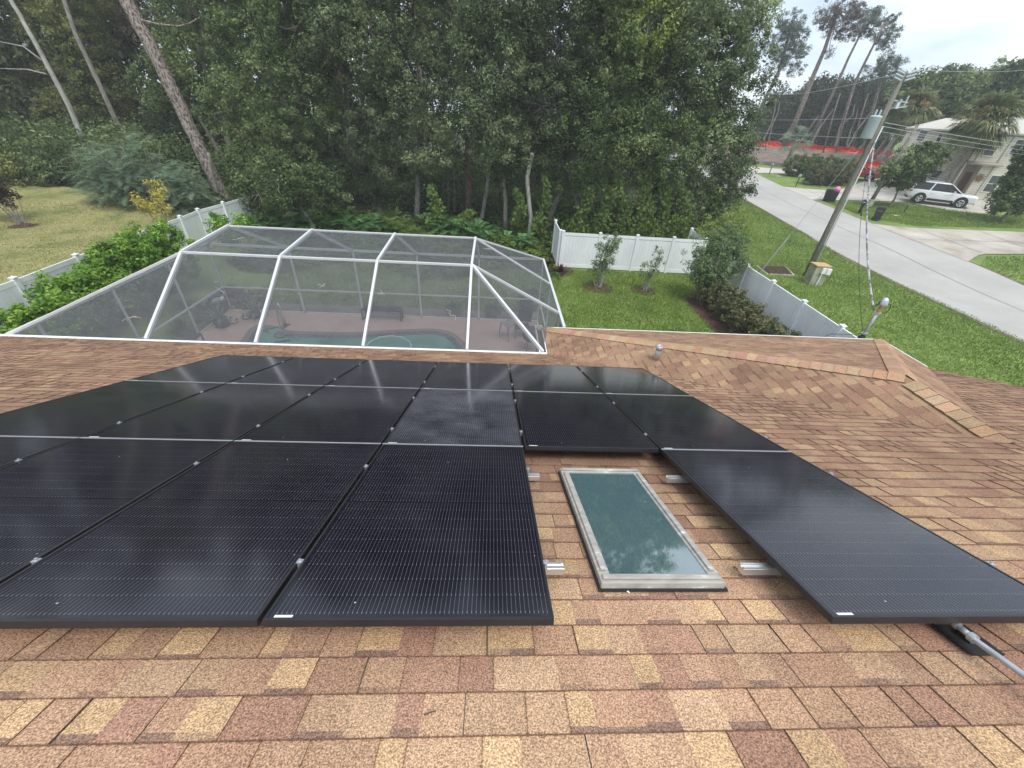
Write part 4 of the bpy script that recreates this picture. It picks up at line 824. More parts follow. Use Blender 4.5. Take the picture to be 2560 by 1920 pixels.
ptree('yellow green tree at the far left frame edge', (-33, 43, 0), [(30, 80, 90), (20, 220, 80), (100, 170, 70), (60, 300, 60), (120, 60, 60), (40, -60, 100), (100, -180, 100)], 'yellowgreen', 'greybark', .1, name='tree_in_wood')
ptree('mottled olive tree between the pale thin trunk and the big pine', (-22, 41, 0), [(190, 90, 80), (220, 200, 80), (160, 260, 60), (270, 270, 60), (280, 340, 50), (230, 40, 60), (340, 360, 50), (200, -70, 90)], 'yellowgreen', 'greybark', .1, name='tree_in_wood')
ptree('dark leafy tree right behind the big leaning pine trunk', (-13, 35, 0), [(400, 120, 70), (420, 220, 70), (390, 300, 55), (440, 370, 45), (350, 180, 50), (400, -30, 70)], 'oak', 'greybark', .2, name='tree_in_wood')
ptree('low dark green tree left of the philodendrons', (-6, 24.5, 0), [(600, 390, 55), (650, 410, 50), (560, 420, 45), (700, 400, 45)], 'oak', 'greybark', .12, name='tree_in_wood', ls=.15)
ptree('thin brownish tree high up at the left of the big pine', (-24, 40, 0), [(300, 20, 60), (400, 30, 60), (480, 40, 50), (350, 90, 45)], 'brownpine', 'greybark', .15, name='tree_in_wood', dens=12)
ptree('loose reddish green tree high between the pine trunks', (-12, 38, 0), [(660, 20, 60), (720, 60, 60), (700, 130, 60), (760, 20, 60)], 'yellowgreen', 'greybark', .18, name='tree_in_wood', dens=12)
# bare trunks one can tell apart
def trunk(label, pts, r0, r1_, bark, name='slender_tree', cat='tree', extra=None, depth=0.):
    base = G(D(*pts[0])) if depth == 0 else None; 
    if depth: p_ = CAM+ray(*D(*pts[0]))*depth; base = np.array([p_[0], p_[1], H(p_[0], p_[1])])
    t = thing(name, label, cat, base); P = [pd(D(*q), base) for q in pts]
    if not depth: P[0] = base-np.array([0, 0, .1])
    rs = np.linspace(r0, r1_, len(P)); rng = rg(); F_ = []; Rr = []
    for i in range(len(P)-1):
        for k in range(5): F_.append(P[i]+(P[i+1]-P[i])*k/5+rng.normal(size=3)*r0*.06); Rr.append(rs[i]+(rs[i+1]-rs[i])*k/5)
    F_.append(P[-1]); Rr.append(rs[-1]); MB().tube(F_, Rr, 14).build('trunk', M[bark], t, True)
    for e in (extra or []): MB().tube([pd(D(*q), base) for q in e], list(np.linspace(min(.07, r1_*.5), .02, len(e))), 6).build('limb', M[bark], t, True)
    return t
trunk('big leaning pine trunk with plated bark beside the white fence corner', [(492, 440), (440, 340), (385, 220), (330, 105), (262, -15), (225, -80)], .4, .31, 'bark', 'pine_tree', extra=[[(292, 40), (340, 52), (386, 57), (410, 50), (433, 37)]])
trunk('slender pale leaning trunk at the far left of the wood', [(180, 305), (150, 230), (115, 165), (75, 90), (18, -10), (0, -60)], .17, .1, 'palebark', extra=[[(100, 160), (60, 150), (0, 148)], [(90, 130), (50, 100), (0, 90)]], depth=29)
trunk('dark reddish pine trunk at the top, left of centre', [(640, 240), (617, 130), (590, 40), (560, -40)], .34, .3, 'bark', 'pine_tree', depth=34)
trunk('thin pale forked trunk behind the big pine', [(480, 160), (440, 70), (380, -10)], .14, .09, 'greybark', depth=38, extra=[[(445, 70), (420, 30), (415, -20)]])
trunk('thin grey trunk among the olive leaves, left of the big pine', [(262, 270), (235, 220), (200, 160)], .16, .12, 'greybark', depth=36)
trunk('second thin grey trunk up among the olive leaves', [(300, 230), (275, 170), (250, 110)], .15, .1, 'greybark', depth=37)
trunk('slim straight grey trunk, left one of the pair under the oaks', [(970, 455), (968, 380), (966, 300)], .08, .07, 'greybark')
trunk('slim straight grey trunk, right one of the pair under the oaks', [(982, 458), (980, 380), (979, 300)], .09, .08, 'greybark')
trunk('thick reddish pine trunk under the oaks', [(1010, 470), (1012, 400), (1010, 300)], .22, .2, 'redbark', 'pine_tree')
trunk('pale trunk leaning right under the central oak', [(1040, 473), (1046, 440), (1058, 370), (1072, 320), (1085, 280)], .14, .12, 'palebark')
trunk('pale crooked trunk before the vines, right of centre', [(1145, 512), (1146, 470), (1141, 420), (1139, 380), (1150, 330)], .15, .12, 'palebark')
trunk('grey brown trunk leaning right near the white fence end', [(1180, 500), (1195, 450), (1215, 405), (1240, 350)], .2, .16, 'greybark')
trunk('short dark leaning trunk deep under the oaks', [(1110, 450), (1120, 425), (1132, 400)], .14, .12, 'greybark')
trunk('pale leaning trunk behind the blue green shrub', [(470, 420), (460, 380), (450, 330)], .12, .1, 'greybark', depth=27)
# deep wood behind everything, one mass
rng = rg(); cs = []
for i in range(2900):
    x_ = rng.uniform(-66, 24); y0_ = 40+max(0, (-x_-30))*-.25+rng.uniform(0, 14); z_ = rng.random()**.9*(21 if x_ < 10 else 16); 
    if x_ > 14: y0_ += (x_-14)*2.2; 
    if y0_ > 40 and z_ > 11 and x_ < -8 and rng.random() < .5: continue
    cs.append((x_, y0_, z_+H(x_, y0_)))
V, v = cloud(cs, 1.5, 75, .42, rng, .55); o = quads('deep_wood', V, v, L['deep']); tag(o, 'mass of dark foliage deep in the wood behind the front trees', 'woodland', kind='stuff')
mb = MB()
for i in range(60): x_ = rng.uniform(-60, 18); y_ = rng.uniform(36, 50); h_ = rng.uniform(9, 17); mb.tube(wob((x_, y_, H(x_, y_)-.2), (x_+rng.normal()*.8, y_, h_), 6, .15, rng), [.2, .18, .16, .14, .12, .1], 7)
tag(mb.build('deep_wood_trunks', M['greybark']), 'many thin trunks deep in the shaded wood', 'woodland', kind='stuff')
# low undergrowth mass at the wood's edge
rng = rg(); cs = []
for i in range(900):
    x_ = rng.uniform(-40, 12); y_ = rng.uniform(31, 38); cs.append((x_, y_, H(x_, y_)+rng.random()*3.2))
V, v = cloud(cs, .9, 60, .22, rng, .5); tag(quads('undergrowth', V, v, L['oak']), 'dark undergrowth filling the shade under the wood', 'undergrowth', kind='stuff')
rng = rg(); n_ = 26000; P = np.stack([rng.uniform(-12, 6.5, n_), rng.uniform(17.5, 31, n_), np.zeros(n_)], 1)
keep = (P[:, 1] > 18.5+1.2*np.sin(P[:, 0]*.8)) & ~((P[:, 0] > 4.2) & (P[:, 1] < 23)); P = P[keep]; P[:, 2] = .03+rng.random(len(P))*.22*(.4+.6*np.sin(P[:, 0]*1.7)**2)
V = leaves(P, unit(rng.normal(size=P.shape)*.4+np.array([0, 0, 1])), .2, .75, rng); tag(quads('ground_vines', V, .5+.3*np.sin(P[:, 0]*1.3+P[:, 1])+rng.normal(size=len(P))*.2, L['litter']), 'bright green vine leaves covering the ground at the wood edge', 'ground cover', kind='stuff')
rng = rg(); n_ = 16000; P = np.stack([rng.uniform(4.5, 22, n_), rng.uniform(23.5, 33, n_), np.zeros(n_)], 1); P = P[(P[:, 1] > 20+.32*P[:, 0]) & (P[:, 0] < 17+(P[:, 1]-24)*.3)]; P[:, 2] = rng.random(len(P))**1.6*1.4
V = leaves(P, unit(rng.normal(size=P.shape)*.6+np.array([0, 0, .7])), .2, .7, rng); tag(quads('ground_vines', V, .45+rng.normal(size=len(P))*.25, L['litter']), 'tangled green vines behind the back fence', 'ground cover', kind='stuff')
# hanging vines
def vine(label, q0, q1, wd, depth_base):
    rng = rg(); a, b = pd(D(*q0), depth_base), pd(D(*q1), depth_base); base = np.array([b[0], b[1], max(0, b[2])]); t = thing('hanging_vine', label, 'vine', base, 0, 'vines hanging under the right hand oaks')
    n_ = 750; s_ = rng.random(n_)**.8; P = a+(b-a)*s_[:, None]+rng.normal(size=(n_, 3))*np.array([wd, wd, .1])*(.5+1.1*np.sin(s_*(6+5*rng.random())+a[0]*3)**2*s_+.2)[:, None]+np.array([.25, 0, 0])*np.sin(s_*5+a[0]*5)[:, None]
    quads('foliage', leaves(P, unit(rng.normal(size=P.shape)*.5+np.array([-.1, -.9, .35])), .17, .85, rng, .6), .55+rng.normal(size=n_)*.2, L['vine'], t)
    MB().tube(wob(a, b, 6, .1, rng), .02, 5).build('stem', M['greybark'], t)
vb_ = (5.5, 26, 0)
for (q0, q1, wd, l_) in (((1175, 380), (1170, 500), .16, 'bright vine curtain just right of the crooked pale trunk'), ((1120, 410), (1118, 480), .13, 'short vine hanging left of the crooked pale trunk'), ((1265, 400), (1255, 505), .2, 'vine curtain over the first fence panel'), ((1305, 390), (1295, 510), .2, 'vine curtain over the second fence panel'), ((1345, 380), (1335, 510), .22, 'vine curtain with a drooping left tail'), ((1395, 380), (1375, 515), .28, 'broad lime vine curtain behind the middle shrub'), ((1440, 370), (1420, 500), .22, 'vine curtain right of the broad lime one'), ((1480, 400), (1465, 510), .25, 'vine curtain by the right end of the back fence'), ((940, 400), (935, 480), .18, 'vine column left of the slim trunk pair'), ((1005, 455), (1008, 485), .2, 'vine wrapped round the reddish pine foot'), ((600, 420), (590, 500), .14, 'vine trailing near the left fence end'), ((1545, 390), (1535, 480), .28, 'vine curtain under the oak by the street lawn')):
    vine(l_, q0, q1, wd, vb_ if q0[0] < 1500 else (12.5, 27, 0))
# plants at the wood's edge
def philo(label, q, n, r_, spread, group='philodendron clumps'):
    rng = rg(); b = at(D(*q)); Q = []; W = []
    for k in range(n):
        o = b+np.append(rng.normal(size=2)*spread, 0); a_, c_ = fronds(3, r_, rng, pairs=7, lw=.05, ll=.34, droop=.45, base=o+np.array([0, 0, .2+.5*rng.random()]), minel=5, maxel=60); Q.append(a_); W.append(c_)
    return plant('philodendron', label, 'plant', b, (np.concatenate(Q), np.concatenate(W)), L['philo'], group)
philo('large lobed philodendron clump beyond the left bays of the screen roof', (650, 492), 26, .95, .8); philo('lobed philodendron clump, second beyond the screen roof', (740, 492), 30, 1., .9); philo('lobed philodendron clump right of the palmettos', (815, 500), 14, .8, .5)
philo('dark lobed philodendron clump below the slim trunk pair', (985, 500), 30, .95, .8); philo('lobed philodendron clump behind the screen ridge end', (1040, 512), 20, .85, .6); philo('small lobed plant by the right screen corner', (1125, 535), 12, .7, .4)
philo('lobed leaves hanging over the back screen wall', (560, 500), 18, .9, .7)
def palmetto(label, q, n, stem, r_, lf='palm', base_z=.1, minel=15, maxel=80, blades=16):
    b = at(D(*q)); return plant('palmetto', label, 'palm', b, fans(n, stem, r_, rg(), b+(0, 0, base_z), blades, minel, maxel, .03), L[lf])
palmetto('pale palmetto beyond the screen, left of centre', (850, 500), 12, .9, .8, 'strap'); palmetto('palmetto with drooping fans in the deep shade', (720, 430), 20, 1.2, .9, 'deep'); palmetto('dark palmetto right of the deep shade', (800, 415), 18, 1.3, .9, 'deep')
palmetto('palmetto with a dead orange frond at the pine foot', (515, 440), 14, .9, .8, 'strap'); palmetto('pale palmetto at the left, under the slender trunk', (110, 365), 12, 1., .9, 'strap', .6); palmetto('pale palmetto by the dead twigs at the left', (70, 330), 12, .9, .8, 'yellowgreen', .6)
swordplant('strap_leaf_plant', 'yellow green strap leaved clump beyond the screen ridge, left one', D(820, 500), 80, 1., L['strap'], .025, droop=.8)
swordplant('strap_leaf_plant', 'yellow green strap leaved clump beyond the screen ridge, right one', D(895, 510), 130, 1.1, L['strap'], .03, droop=.8)
swordplant('cordyline', 'rusty cordyline left of the white fence end', D(1210, 590), 60, .7, L['bronze'], .04); swordplant('cordyline', 'dull red low plant in mulch by the white fence end', D(1185, 575), 50, .6, L['maroon'], .04)
swordplant('strap_leaf_plant', 'low green strap leaved plant by the right screen corner', D(1150, 540), 90, .8, L['strap'], .03)
mulch(at(D(1200, 585)), 1.0)
# blue green mimosa-like shrub
for (q, r_, l_) in (((260, 440), 2.0, 'blue green feathery shrub, left part of the thicket by the dry lawn'), ((340, 450), 2.3, 'tall blue green feathery shrub in the middle of the thicket'), ((420, 465), 1.7, 'blue green feathery shrub nearest the big pine foot')):
    rng = rg(); b = at(D(*q)); Q = []; W = []
    for k in range(330):
        d = unit(rng.normal(size=3)); d[2] = abs(d[2]); o = b+d*np.array([r_*.95, r_*.7, r_*1.75])*(.45+.55*rng.random())+np.array([0, 0, .3])
        a_, c_ = fronds(2, .9, rng, pairs=11, lw=.016, ll=.24, droop=.35, base=o, minel=-10, maxel=45); Q.append(a_); W.append(c_)
    t = thing('feathery_shrub', l_, 'shrub', b, 0, 'blue green shrubs by the dry lawn'); quads('foliage', np.concatenate(Q), np.concatenate(W), L['blue'], t); mb = MB()
    for k in range(8): mb.tube(wob(b, b+np.array([rng.normal()*r_*.5, rng.normal()*r_*.4, r_*1.6]), 5, .1, rng), [.05, .04, .035, .02, .01], 6)
    mb.build('stem', M['greybark'], t)
for (q, r_, lf, l_) in (((20, 400), 1.3, 'yellowgreen', 'low green bush at the dry lawn edge, far left'), ((110, 400), 1.2, 'oak', 'dark low bush beside the dead twigs'), ((180, 330), 1.6, 'yellowgreen', 'olive bush at the foot of the slender trunk'), ((60, 310), 1.8, 'yellowgreen', 'broad olive bush above the dry lawn edge'), ((300, 330), 1.7, 'yellowgreen', 'olive bush behind the blue green thicket'), ((400, 340), 1.6, 'oak', 'dark bush between thicket and big pine'), ((530, 430), 1.2, 'oak', 'dark bush right of the big pine foot'), ((680, 445), 1.1, 'oak', 'dark bush behind the left philodendrons'), ((1330, 500), 1.2, 'vine', 'vine tangle bush behind the back fence, left'), ((1440, 500), 1.2, 'vine', 'vine tangle bush behind the back fence, right'), ((1520, 480), 1.3, 'oak', 'dark bush at the wood corner by the street lawn')):
    b = at(D(*q)) if q[1] > 420 or q[0] < 150 else at(D(q[0], max(q[1], 400)))+FXY*2; b[2] = H(b[0], b[1])
    bush('bush', l_, 'bush', b, [((0, 0, r_*.6), (r_, r_, r_*.7)), ((r_*.5, 0, r_), r_*.6), ((-r_*.5, .1, r_*.9), r_*.6)], L[lf], .17, 50, 40, .32, 8)

# ------------------------------------------------------------------ street side
wp = at(r6(805, 490)); wp[2] = 0; PH = 9.2
up = thing('utility_pole', 'tall weathered wooden utility pole beside the concrete cabinet', 'utility pole', wp)
MB().tube([wp+(0, 0, -.2), wp+(0, 0, 3), wp+(0, 0, 6), wp+(0, 0, PH)], [.14, .13, .12, .1], 16).build('pole', M['wood'], up, True)
MB().tube([wp+(.12, -.16, 0), wp+(.11, -.15, 4.0), wp+(.1, -.13, 7.2)], .03, 8).build('conduit_riser', M['whitemetal'], up, True)
MB().tube([wp+(.16, -.1, 0), wp+(.15, -.1, 2.6)], .025, 8).build('ground_moulding', M['galv'], up)
toff = np.array([-.42, -.1, 0])
MB().lathe([(.0, 0), (.23, 0), (.245, .03), (.235, .8), (.25, .83), (.25, .87), (.18, .91), (0, .92)], wp+toff+(0, 0, 6.68), 24).build('transformer', M['transformer'], up, True)
for z_ in (6.8, 7.3): MB().box(wp+(-.2, -.05, z_), (.16, .1, .07)).build('bracket', M['galv'], up)
for dx in (-.1, .1): MB().lathe([(.03, 0), (.05, .05), (.03, .08), (.05, .13), (.03, .16), (.045, .21), (.02, .26)], wp+toff+(dx, 0, 7.55), 10).build('bushing', M['transformer'], up, True)
def insul(c, d, name='insulator'): mb = MB(); d = unit(np.array(d, float)); c = np.array(c, float); mb.tube([c+d*.05*k for k in range(9)], [.03, .055, .03, .055, .03, .055, .03, .055, .02], 8); mb.build(name, M['transformer'], up, True)
for k, z_ in enumerate((9.12, 9.0, 8.88)): insul(wp+(.05, -.12, z_), (.8, -.1, .3)); insul(wp+(-.08, -.1, z_), (-.4, 0, .1))
MB().bar(wp+(-.1, 0, 7.85), wp+(.95, .1, 8.0), .05, .05).bar(wp+(-.1, 0, 8.2), wp+(.9, .1, 8.15), .05, .05).build('bracket_arm', M['galv'], up)
MB().tube([wp+(.8, .1, 8.0), wp+(.8, .1, 8.4)], .04, 8).build('cutout', M['transformer'], up); MB().tube([wp+(.45, 0, 7.9), wp+(.45, 0, 8.25)], .05, 8).build('cutout', M['transformer'], up)
MB().box(wp+(.3, -.1, 8.0), (.12, .1, .25)).build('arrester', M['lens'], up, bevel=.01)
# wires
def wire(label, a, b, sag, r_, m_='galv', n=16, group=None, cat='cable', name='cable'):
    a, b = np.array(a, float), np.array(b, float); P = [a+(b-a)*t-np.array([0, 0, sag*4*t*(1-t)]) for t in np.linspace(0, 1, n)]; return one(name, MB().tube(P, r_, 6), M[m_], label, cat, group)
pT = wp+(0, 0, 6.9)
farR = lambda q, dep: CAM+ray(*q)*dep
wire('upper grey cable from the pole towards the cream house', pT+(.2, 0, .45), farR(r3(2212+200, 955), 32), .1, .013)
wire('middle grey cable from the pole crossing the house windows', pT+(.2, 0, .3), farR(r3(2212+200, 990), 34), .1, .012)
wire('lower thin cable from the pole crossing the far trees and house', pT+(.2, 0, .1), farR(r3(2412, 1015), 30), .1, .009)
wire('thin overhead line from the pole top to the right', wp+(.3, 0, 9.3), farR(r3(2400, 428), 34), .2, .009)
wire('thin overhead line from the pole to the left wood', wp+(-.2, 0, 7.5), farR(r3(400, 765), 60), .1, .013)
wire('second thin overhead line to the left wood, below the first', wp+(-.2, 0, 6.7), farR(r3(400, 840), 60), .1, .014)
wire('thin high wire behind the tall pines', wp+(0, 0, 9.2), farR(r3(500, 560), 80), 1., .014)
gb_ = at(r6(510, 470)); gy_ = thing('guy_wire', 'guy wire with grey guard tube anchored by the drain grate', 'guy wire', gb_); gtop = wp+(-.15, 0, 6.9)
gm = onp(r6(665, 265), gb_, np.cross(gtop-gb_, np.array([0, 0, 1.])))
dG = unit(gtop-gb_); MB().tube([gb_, gb_+dG*2.3], .035, 8).build('guard', M['galv'], gy_); MB().tube([gb_+dG*2.3, gtop], .009, 5).build('wire', M['galv'], gy_)
# service mast on the wing roof
mb_ = onp(r6(1168, 886), (6, WY, WZ), (0, TS, 1)); ms = thing('service_mast', 'grey electrical service mast rising through the far roof edge', 'service mast', mb_)
mt_ = mb_+(0, 0, .86); MB().tube([mb_-(0, 0, .1), mt_], .038, 12).build('pipe', M['galv'], ms, True); MB().lathe([(.09, -.02), (.06, .05), (.045, .09)], mb_, 12).build('boot', M['rubber'], ms)
for z_ in (.12, .7): MB().lathe([(.06, z_), (.06, z_+.035)], mb_, 12).bar(mb_+(-.1, 0, z_+.02), mb_+(.1, 0, z_+.02), .03, .03).build('clamp', M['galv'], ms)
MB().lathe([(.03, .0), (.05, .05), (.1, .07), (.1, .1), (.08, .2), (.05, .25), (0, .27)], mt_, 14).build('weatherhead', M['galv'], ms, True); M['copper'] = plain('bare_orange_pipe', (.45, .2, .12), .6)
MB().tube([mt_-(0, 0, .14), mt_+(0, 0, .03)], .04, 10).build('bare_pipe', M['copper'], ms)
lp = [mt_+(.08, -.02, .12), mt_+(.2, -.02, .1), mt_+(.26, 0, -.05), mt_+(.2, 0, -.16), mt_+(.1, 0, -.12)]; MB().tube(lp, .009, 6).tube([mt_+(-.06, 0, .12), mt_+(-.18, 0, .02), mt_+(-.14, 0, .06), mt_+(-.05, .02, .22), mt_+(.02, .02, .24)], .009, 6).build('cable_loop', M['rubber'], ms, True)
# twisted service drop
a_, b_ = mt_+(-.08, .05, -.1), wp+(.1, -.1, 6.6); mb = MB(); mb2 = MB(); rng = rg()
for k, mm in ((0, mb), (1, mb), (2, mb)):
    P = [a_+(b_-a_)*t-np.array([0, 0, 0.5*4*t*(1-t)])+.022*np.array([math.cos(t*160+k*2.1), .4*math.sin(t*160+k*2.1), math.sin(t*160+k*2.1)]) for t in np.linspace(0, 1, 260)]; mm.tube(P, .011, 5, False)
M['twist'] = two('twisted_cable', [(.45, (.12, .12, .13)), (.55, (.55, .55, .53))], 3.5, .5); one('service_cable', mb, M['twist'], 'twisted grey service cable from the mast to the utility pole', 'cable')
P = [mb_+(-.05, 0, .14)+(b_+np.array([0, 0, -.4])-mb_-np.array([-.05, 0, .14]))*t-np.array([0, 0, 0.5*4*t*(1-t)]) for t in np.linspace(0, 1, 30)]
mb = MB().tube(P, .008, 5); mb.tube([P[17], P[18]], .03, 6); one('phone_cable', mb, M['rubber'], 'thin black cable running beside the twisted service cable', 'cable')
P = [mb_+(-.03, 0, .14), mb_+(-.3, .05, .06), mb_+(-.8, .1, .03), (mb_[0]-1.3, WY+.03, WZ+.02)]; one('loose_cable', MB().tube(P, .008, 5), M['rubber'], 'loose black cable trailing over the roof edge left of the mast', 'cable')
# concrete cabinet, grate
cb = at(r6(862, 548)); cb[2] = 0; ca = thing('utility_cabinet', 'weathered green cabinet with tan lid at the pole foot', 'cabinet', cb, 0)
a2 = math.radians(-4); ax = ((math.cos(a2), math.sin(a2), 0), (-math.sin(a2), math.cos(a2), 0), (0, 0, 1))
cc_ = cb+(.05, .28, 0); MB().box(cc_+(0, 0, .5), (.72, .6, 1.0), ax).build('body', M['greenbox'], ca, bevel=.01); MB().box(cc_+(0, 0, 1.03), (.8, .68, .06), ax).build('lid', M['lid'], ca, bevel=.008)
MB().box(cc_+(.02, -.35, .8), (.2, .1, .3), ax).box(cc_+(.27, -.37, .78), (.24, .16, .3), ax).build('meter_box', M['gutter'], ca, bevel=.01); MB().tube([cc_+(0, -.35, .66), cc_+(-.02, -.36, 0)], .03, 8).build('conduit', M['gutter'], ca)
gq = [at(q) for q in (r6(485, 425), r6(680, 430), r6(740, 490), r6(555, 482))]; gcn = np.mean(gq, axis=0); dg = thing('drain_grate', 'rusty storm drain grate in a concrete rim on the lawn', 'drain', (gcn[0], gcn[1], 0))
def quadl(k): return [np.array([*(gcn+(q-gcn)*k)[:2], 0]) for q in gq]
MB().prism([(*q[:2], .005) for q in quadl(1.)], (0, 0, .035)).build('rim', M['oldconcrete'], dg)
a, b, c, d = quadl(.82); gm_ = MB()
for k in range(17): t = k/16; gm_.bar((*(a+(b-a)*t)[:2], .055), (*(d+(c-d)*t)[:2], .055), .03, .02)
for t in (0, .5, 1): gm_.bar((*(a+(d-a)*t)[:2], .06), (*(b+(c-b)*t)[:2], .06), .04, .02)
gm_.build('grille', M['grate'], dg); M['pit'] = plain('dark_pit', (.06, .035, .03), .9); MB().prism([(*q[:2], .041) for q in (a, b, c, d)], (0, 0, .003)).build('pit', M['pit'], dg)

# ------------------------------------------------------------------ bins and mailboxes
def gpt(q): p_ = at(q); p_[2] = H(p_[0], p_[1])+.03; return p_
def bin_(label, p_, rz, m_, marks=False, h_=1.05):
    t = thing('wheeled_bin', label, 'bin', (0, 0, 0), 0); k = h_/1.05; mb = MB()
    w0, w1, d0, d1 = .24*k, .31*k, .26*k, .37*k; mb.add([(-w0, -d0, .06), (w0, -d0, .06), (w0, d0, .06), (-w0, d0, .06), (-w1, -d1, .95*k), (w1, -d1, .95*k), (w1, d1, .95*k), (-w1, d1, .95*k)], [(3, 2, 1, 0), (4, 5, 6, 7), (0, 1, 5, 4), (1, 2, 6, 5), (2, 3, 7, 6), (3, 0, 4, 7)])
    mb.build('body', m_, t, bevel=.02); lm = MB(); lm.box((0, 0, .975*k), (w1*2+.05, d1*2+.05, .05)); lm.box((0, .02, 1.02*k), (w1*1.7, d1*1.6, .05)); lm.build('lid', m_, t, bevel=.02)
    for s_ in (-1, 1): MB().tube([(s_*(w0+.02)-.03, d0+.02, .12), (s_*(w0+.02)+.03, d0+.02, .12)], .12, 14).build('wheel', M['rubber'], t)
    MB().tube([(-w1, d1+.06, .92*k), (w1, d1+.06, .92*k)], .016, 8).build('handle', m_, t)
    if marks:
        mk = MB()
        for i, (x_, w_) in enumerate(((-.13, .05), (-.05, .03), (.04, .06), (.13, .04))): mk.box((x_, -.345, .78), (w_, .006, .1), ((1, 0, 0), (0, 1, -.1), (0, .1, 1)))
        mk.build('marking', M['lid'], t); MB().box((.06, -.315, .6), (.14, .006, .02)).build('sticker', M['sticker'], t)
    t.location = tuple(p_); t.rotation_euler = (0, 0, rz); return t
M['bingreen'] = plain('green_bin_plastic', (.01, .12, .05), .5)
yawc = math.radians(-42)
bin_('black wheeled bin with pale markings standing by the road edge', gpt(r3(1255, 1418)), yawc, M['blackplastic'], True)
pR = gpt(r3(972, 1302)); bin_('black wheeled bin holding a pink bag, right one of a pair', pR, yawc, M['blackplastic'], h_=.95); bin_('black wheeled bin left of the one with the pink bag', gpt(r3(935, 1292)), yawc, M['blackplastic'])
bin_('black wheeled bin at the far end of the road', gpt(r3(425, 1065)), yawc, M['blackplastic']); bin_('green wheeled bin at the far end of the road', gpt(r3(400, 1058)), yawc, M['bingreen'])
rng = rg(); mb = MB(); rock(mb, pR+(.02, 0, 1.1), (.27, .25, .26), rng); one('rubbish_bag', mb, M['pink'], 'pink bag bulging from the top of a black bin', 'bag', smooth=True)
def mailbox(label, p_, rz, big=False):
    t = thing('mailbox', label, 'mailbox', (0, 0, 0))
    if big:
        MB().add([(-.09, -.1, 0), (.09, -.1, 0), (.09, .1, 0), (-.09, .1, 0), (-.12, -.2, .75), (.12, -.2, .75), (.12, .16, .75), (-.12, .16, .75)], [(3, 2, 1, 0), (4, 5, 6, 7), (0, 1, 5, 4), (1, 2, 6, 5), (2, 3, 7, 6), (3, 0, 4, 7)]).build('post', M['blackplastic'], t, bevel=.02)
        sc_ = 1.25
    else: MB().box((0, 0, .52), (.09, .09, 1.05)).box((0, -.1, .95), (.06, .5, .05)).build('post', M['darkmetal'], t); sc_ = .9
    zb = .75 if big else 1.0; pr = [(-.13*sc_, 0), (.13*sc_, 0), (.13*sc_, .16*sc_)]+[(.13*sc_*math.cos(a), .16*sc_+.12*sc_*math.sin(a)) for a in np.linspace(.3, math.pi-.3, 7)]+[(-.13*sc_, .16*sc_)]
    MB().prism([(x_, -.3, zb+z_) for x_, z_ in pr], (0, .6, 0)).build('box', M['blackplastic'] if big else M['galv'], t, bevel=.01)
    MB().box((0, -.31, zb+.16), (.2, .008, .04)).build('number_strip', M['sticker'], t); t.location = tuple(p_); t.rotation_euler = (0, 0, rz)
mailbox('bulky black mailbox at the road edge before the driveway', gpt(r3(1148, 1372)), yawc, True); mailbox('dark mailbox on a post before the nearer clipped hedge', gpt(r3(742, 1203)), yawc); mailbox('small dark mailbox on a post by the far driveway', gpt(r3(572, 1122)), yawc)
pm = gpt(r3(1437, 1370)); one('marker_post', MB().tube([pm, pm+(0, 0, .62)], .05, 8), M['darkmetal'], 'short dark post on the lawn before the white car', 'post')
for q, l_ in ((r3(1385, 1387), 'pale square lid flush in the lawn before the white car'), (r3(630, 1135), 'grey square lid in the lawn by the small mailbox')): p_ = gpt(q); one('ground_lid', MB().box(p_+(0, 0, 0), (.6, .35, .04)), M['concrete'], l_, 'utility lid', bevel=.01)

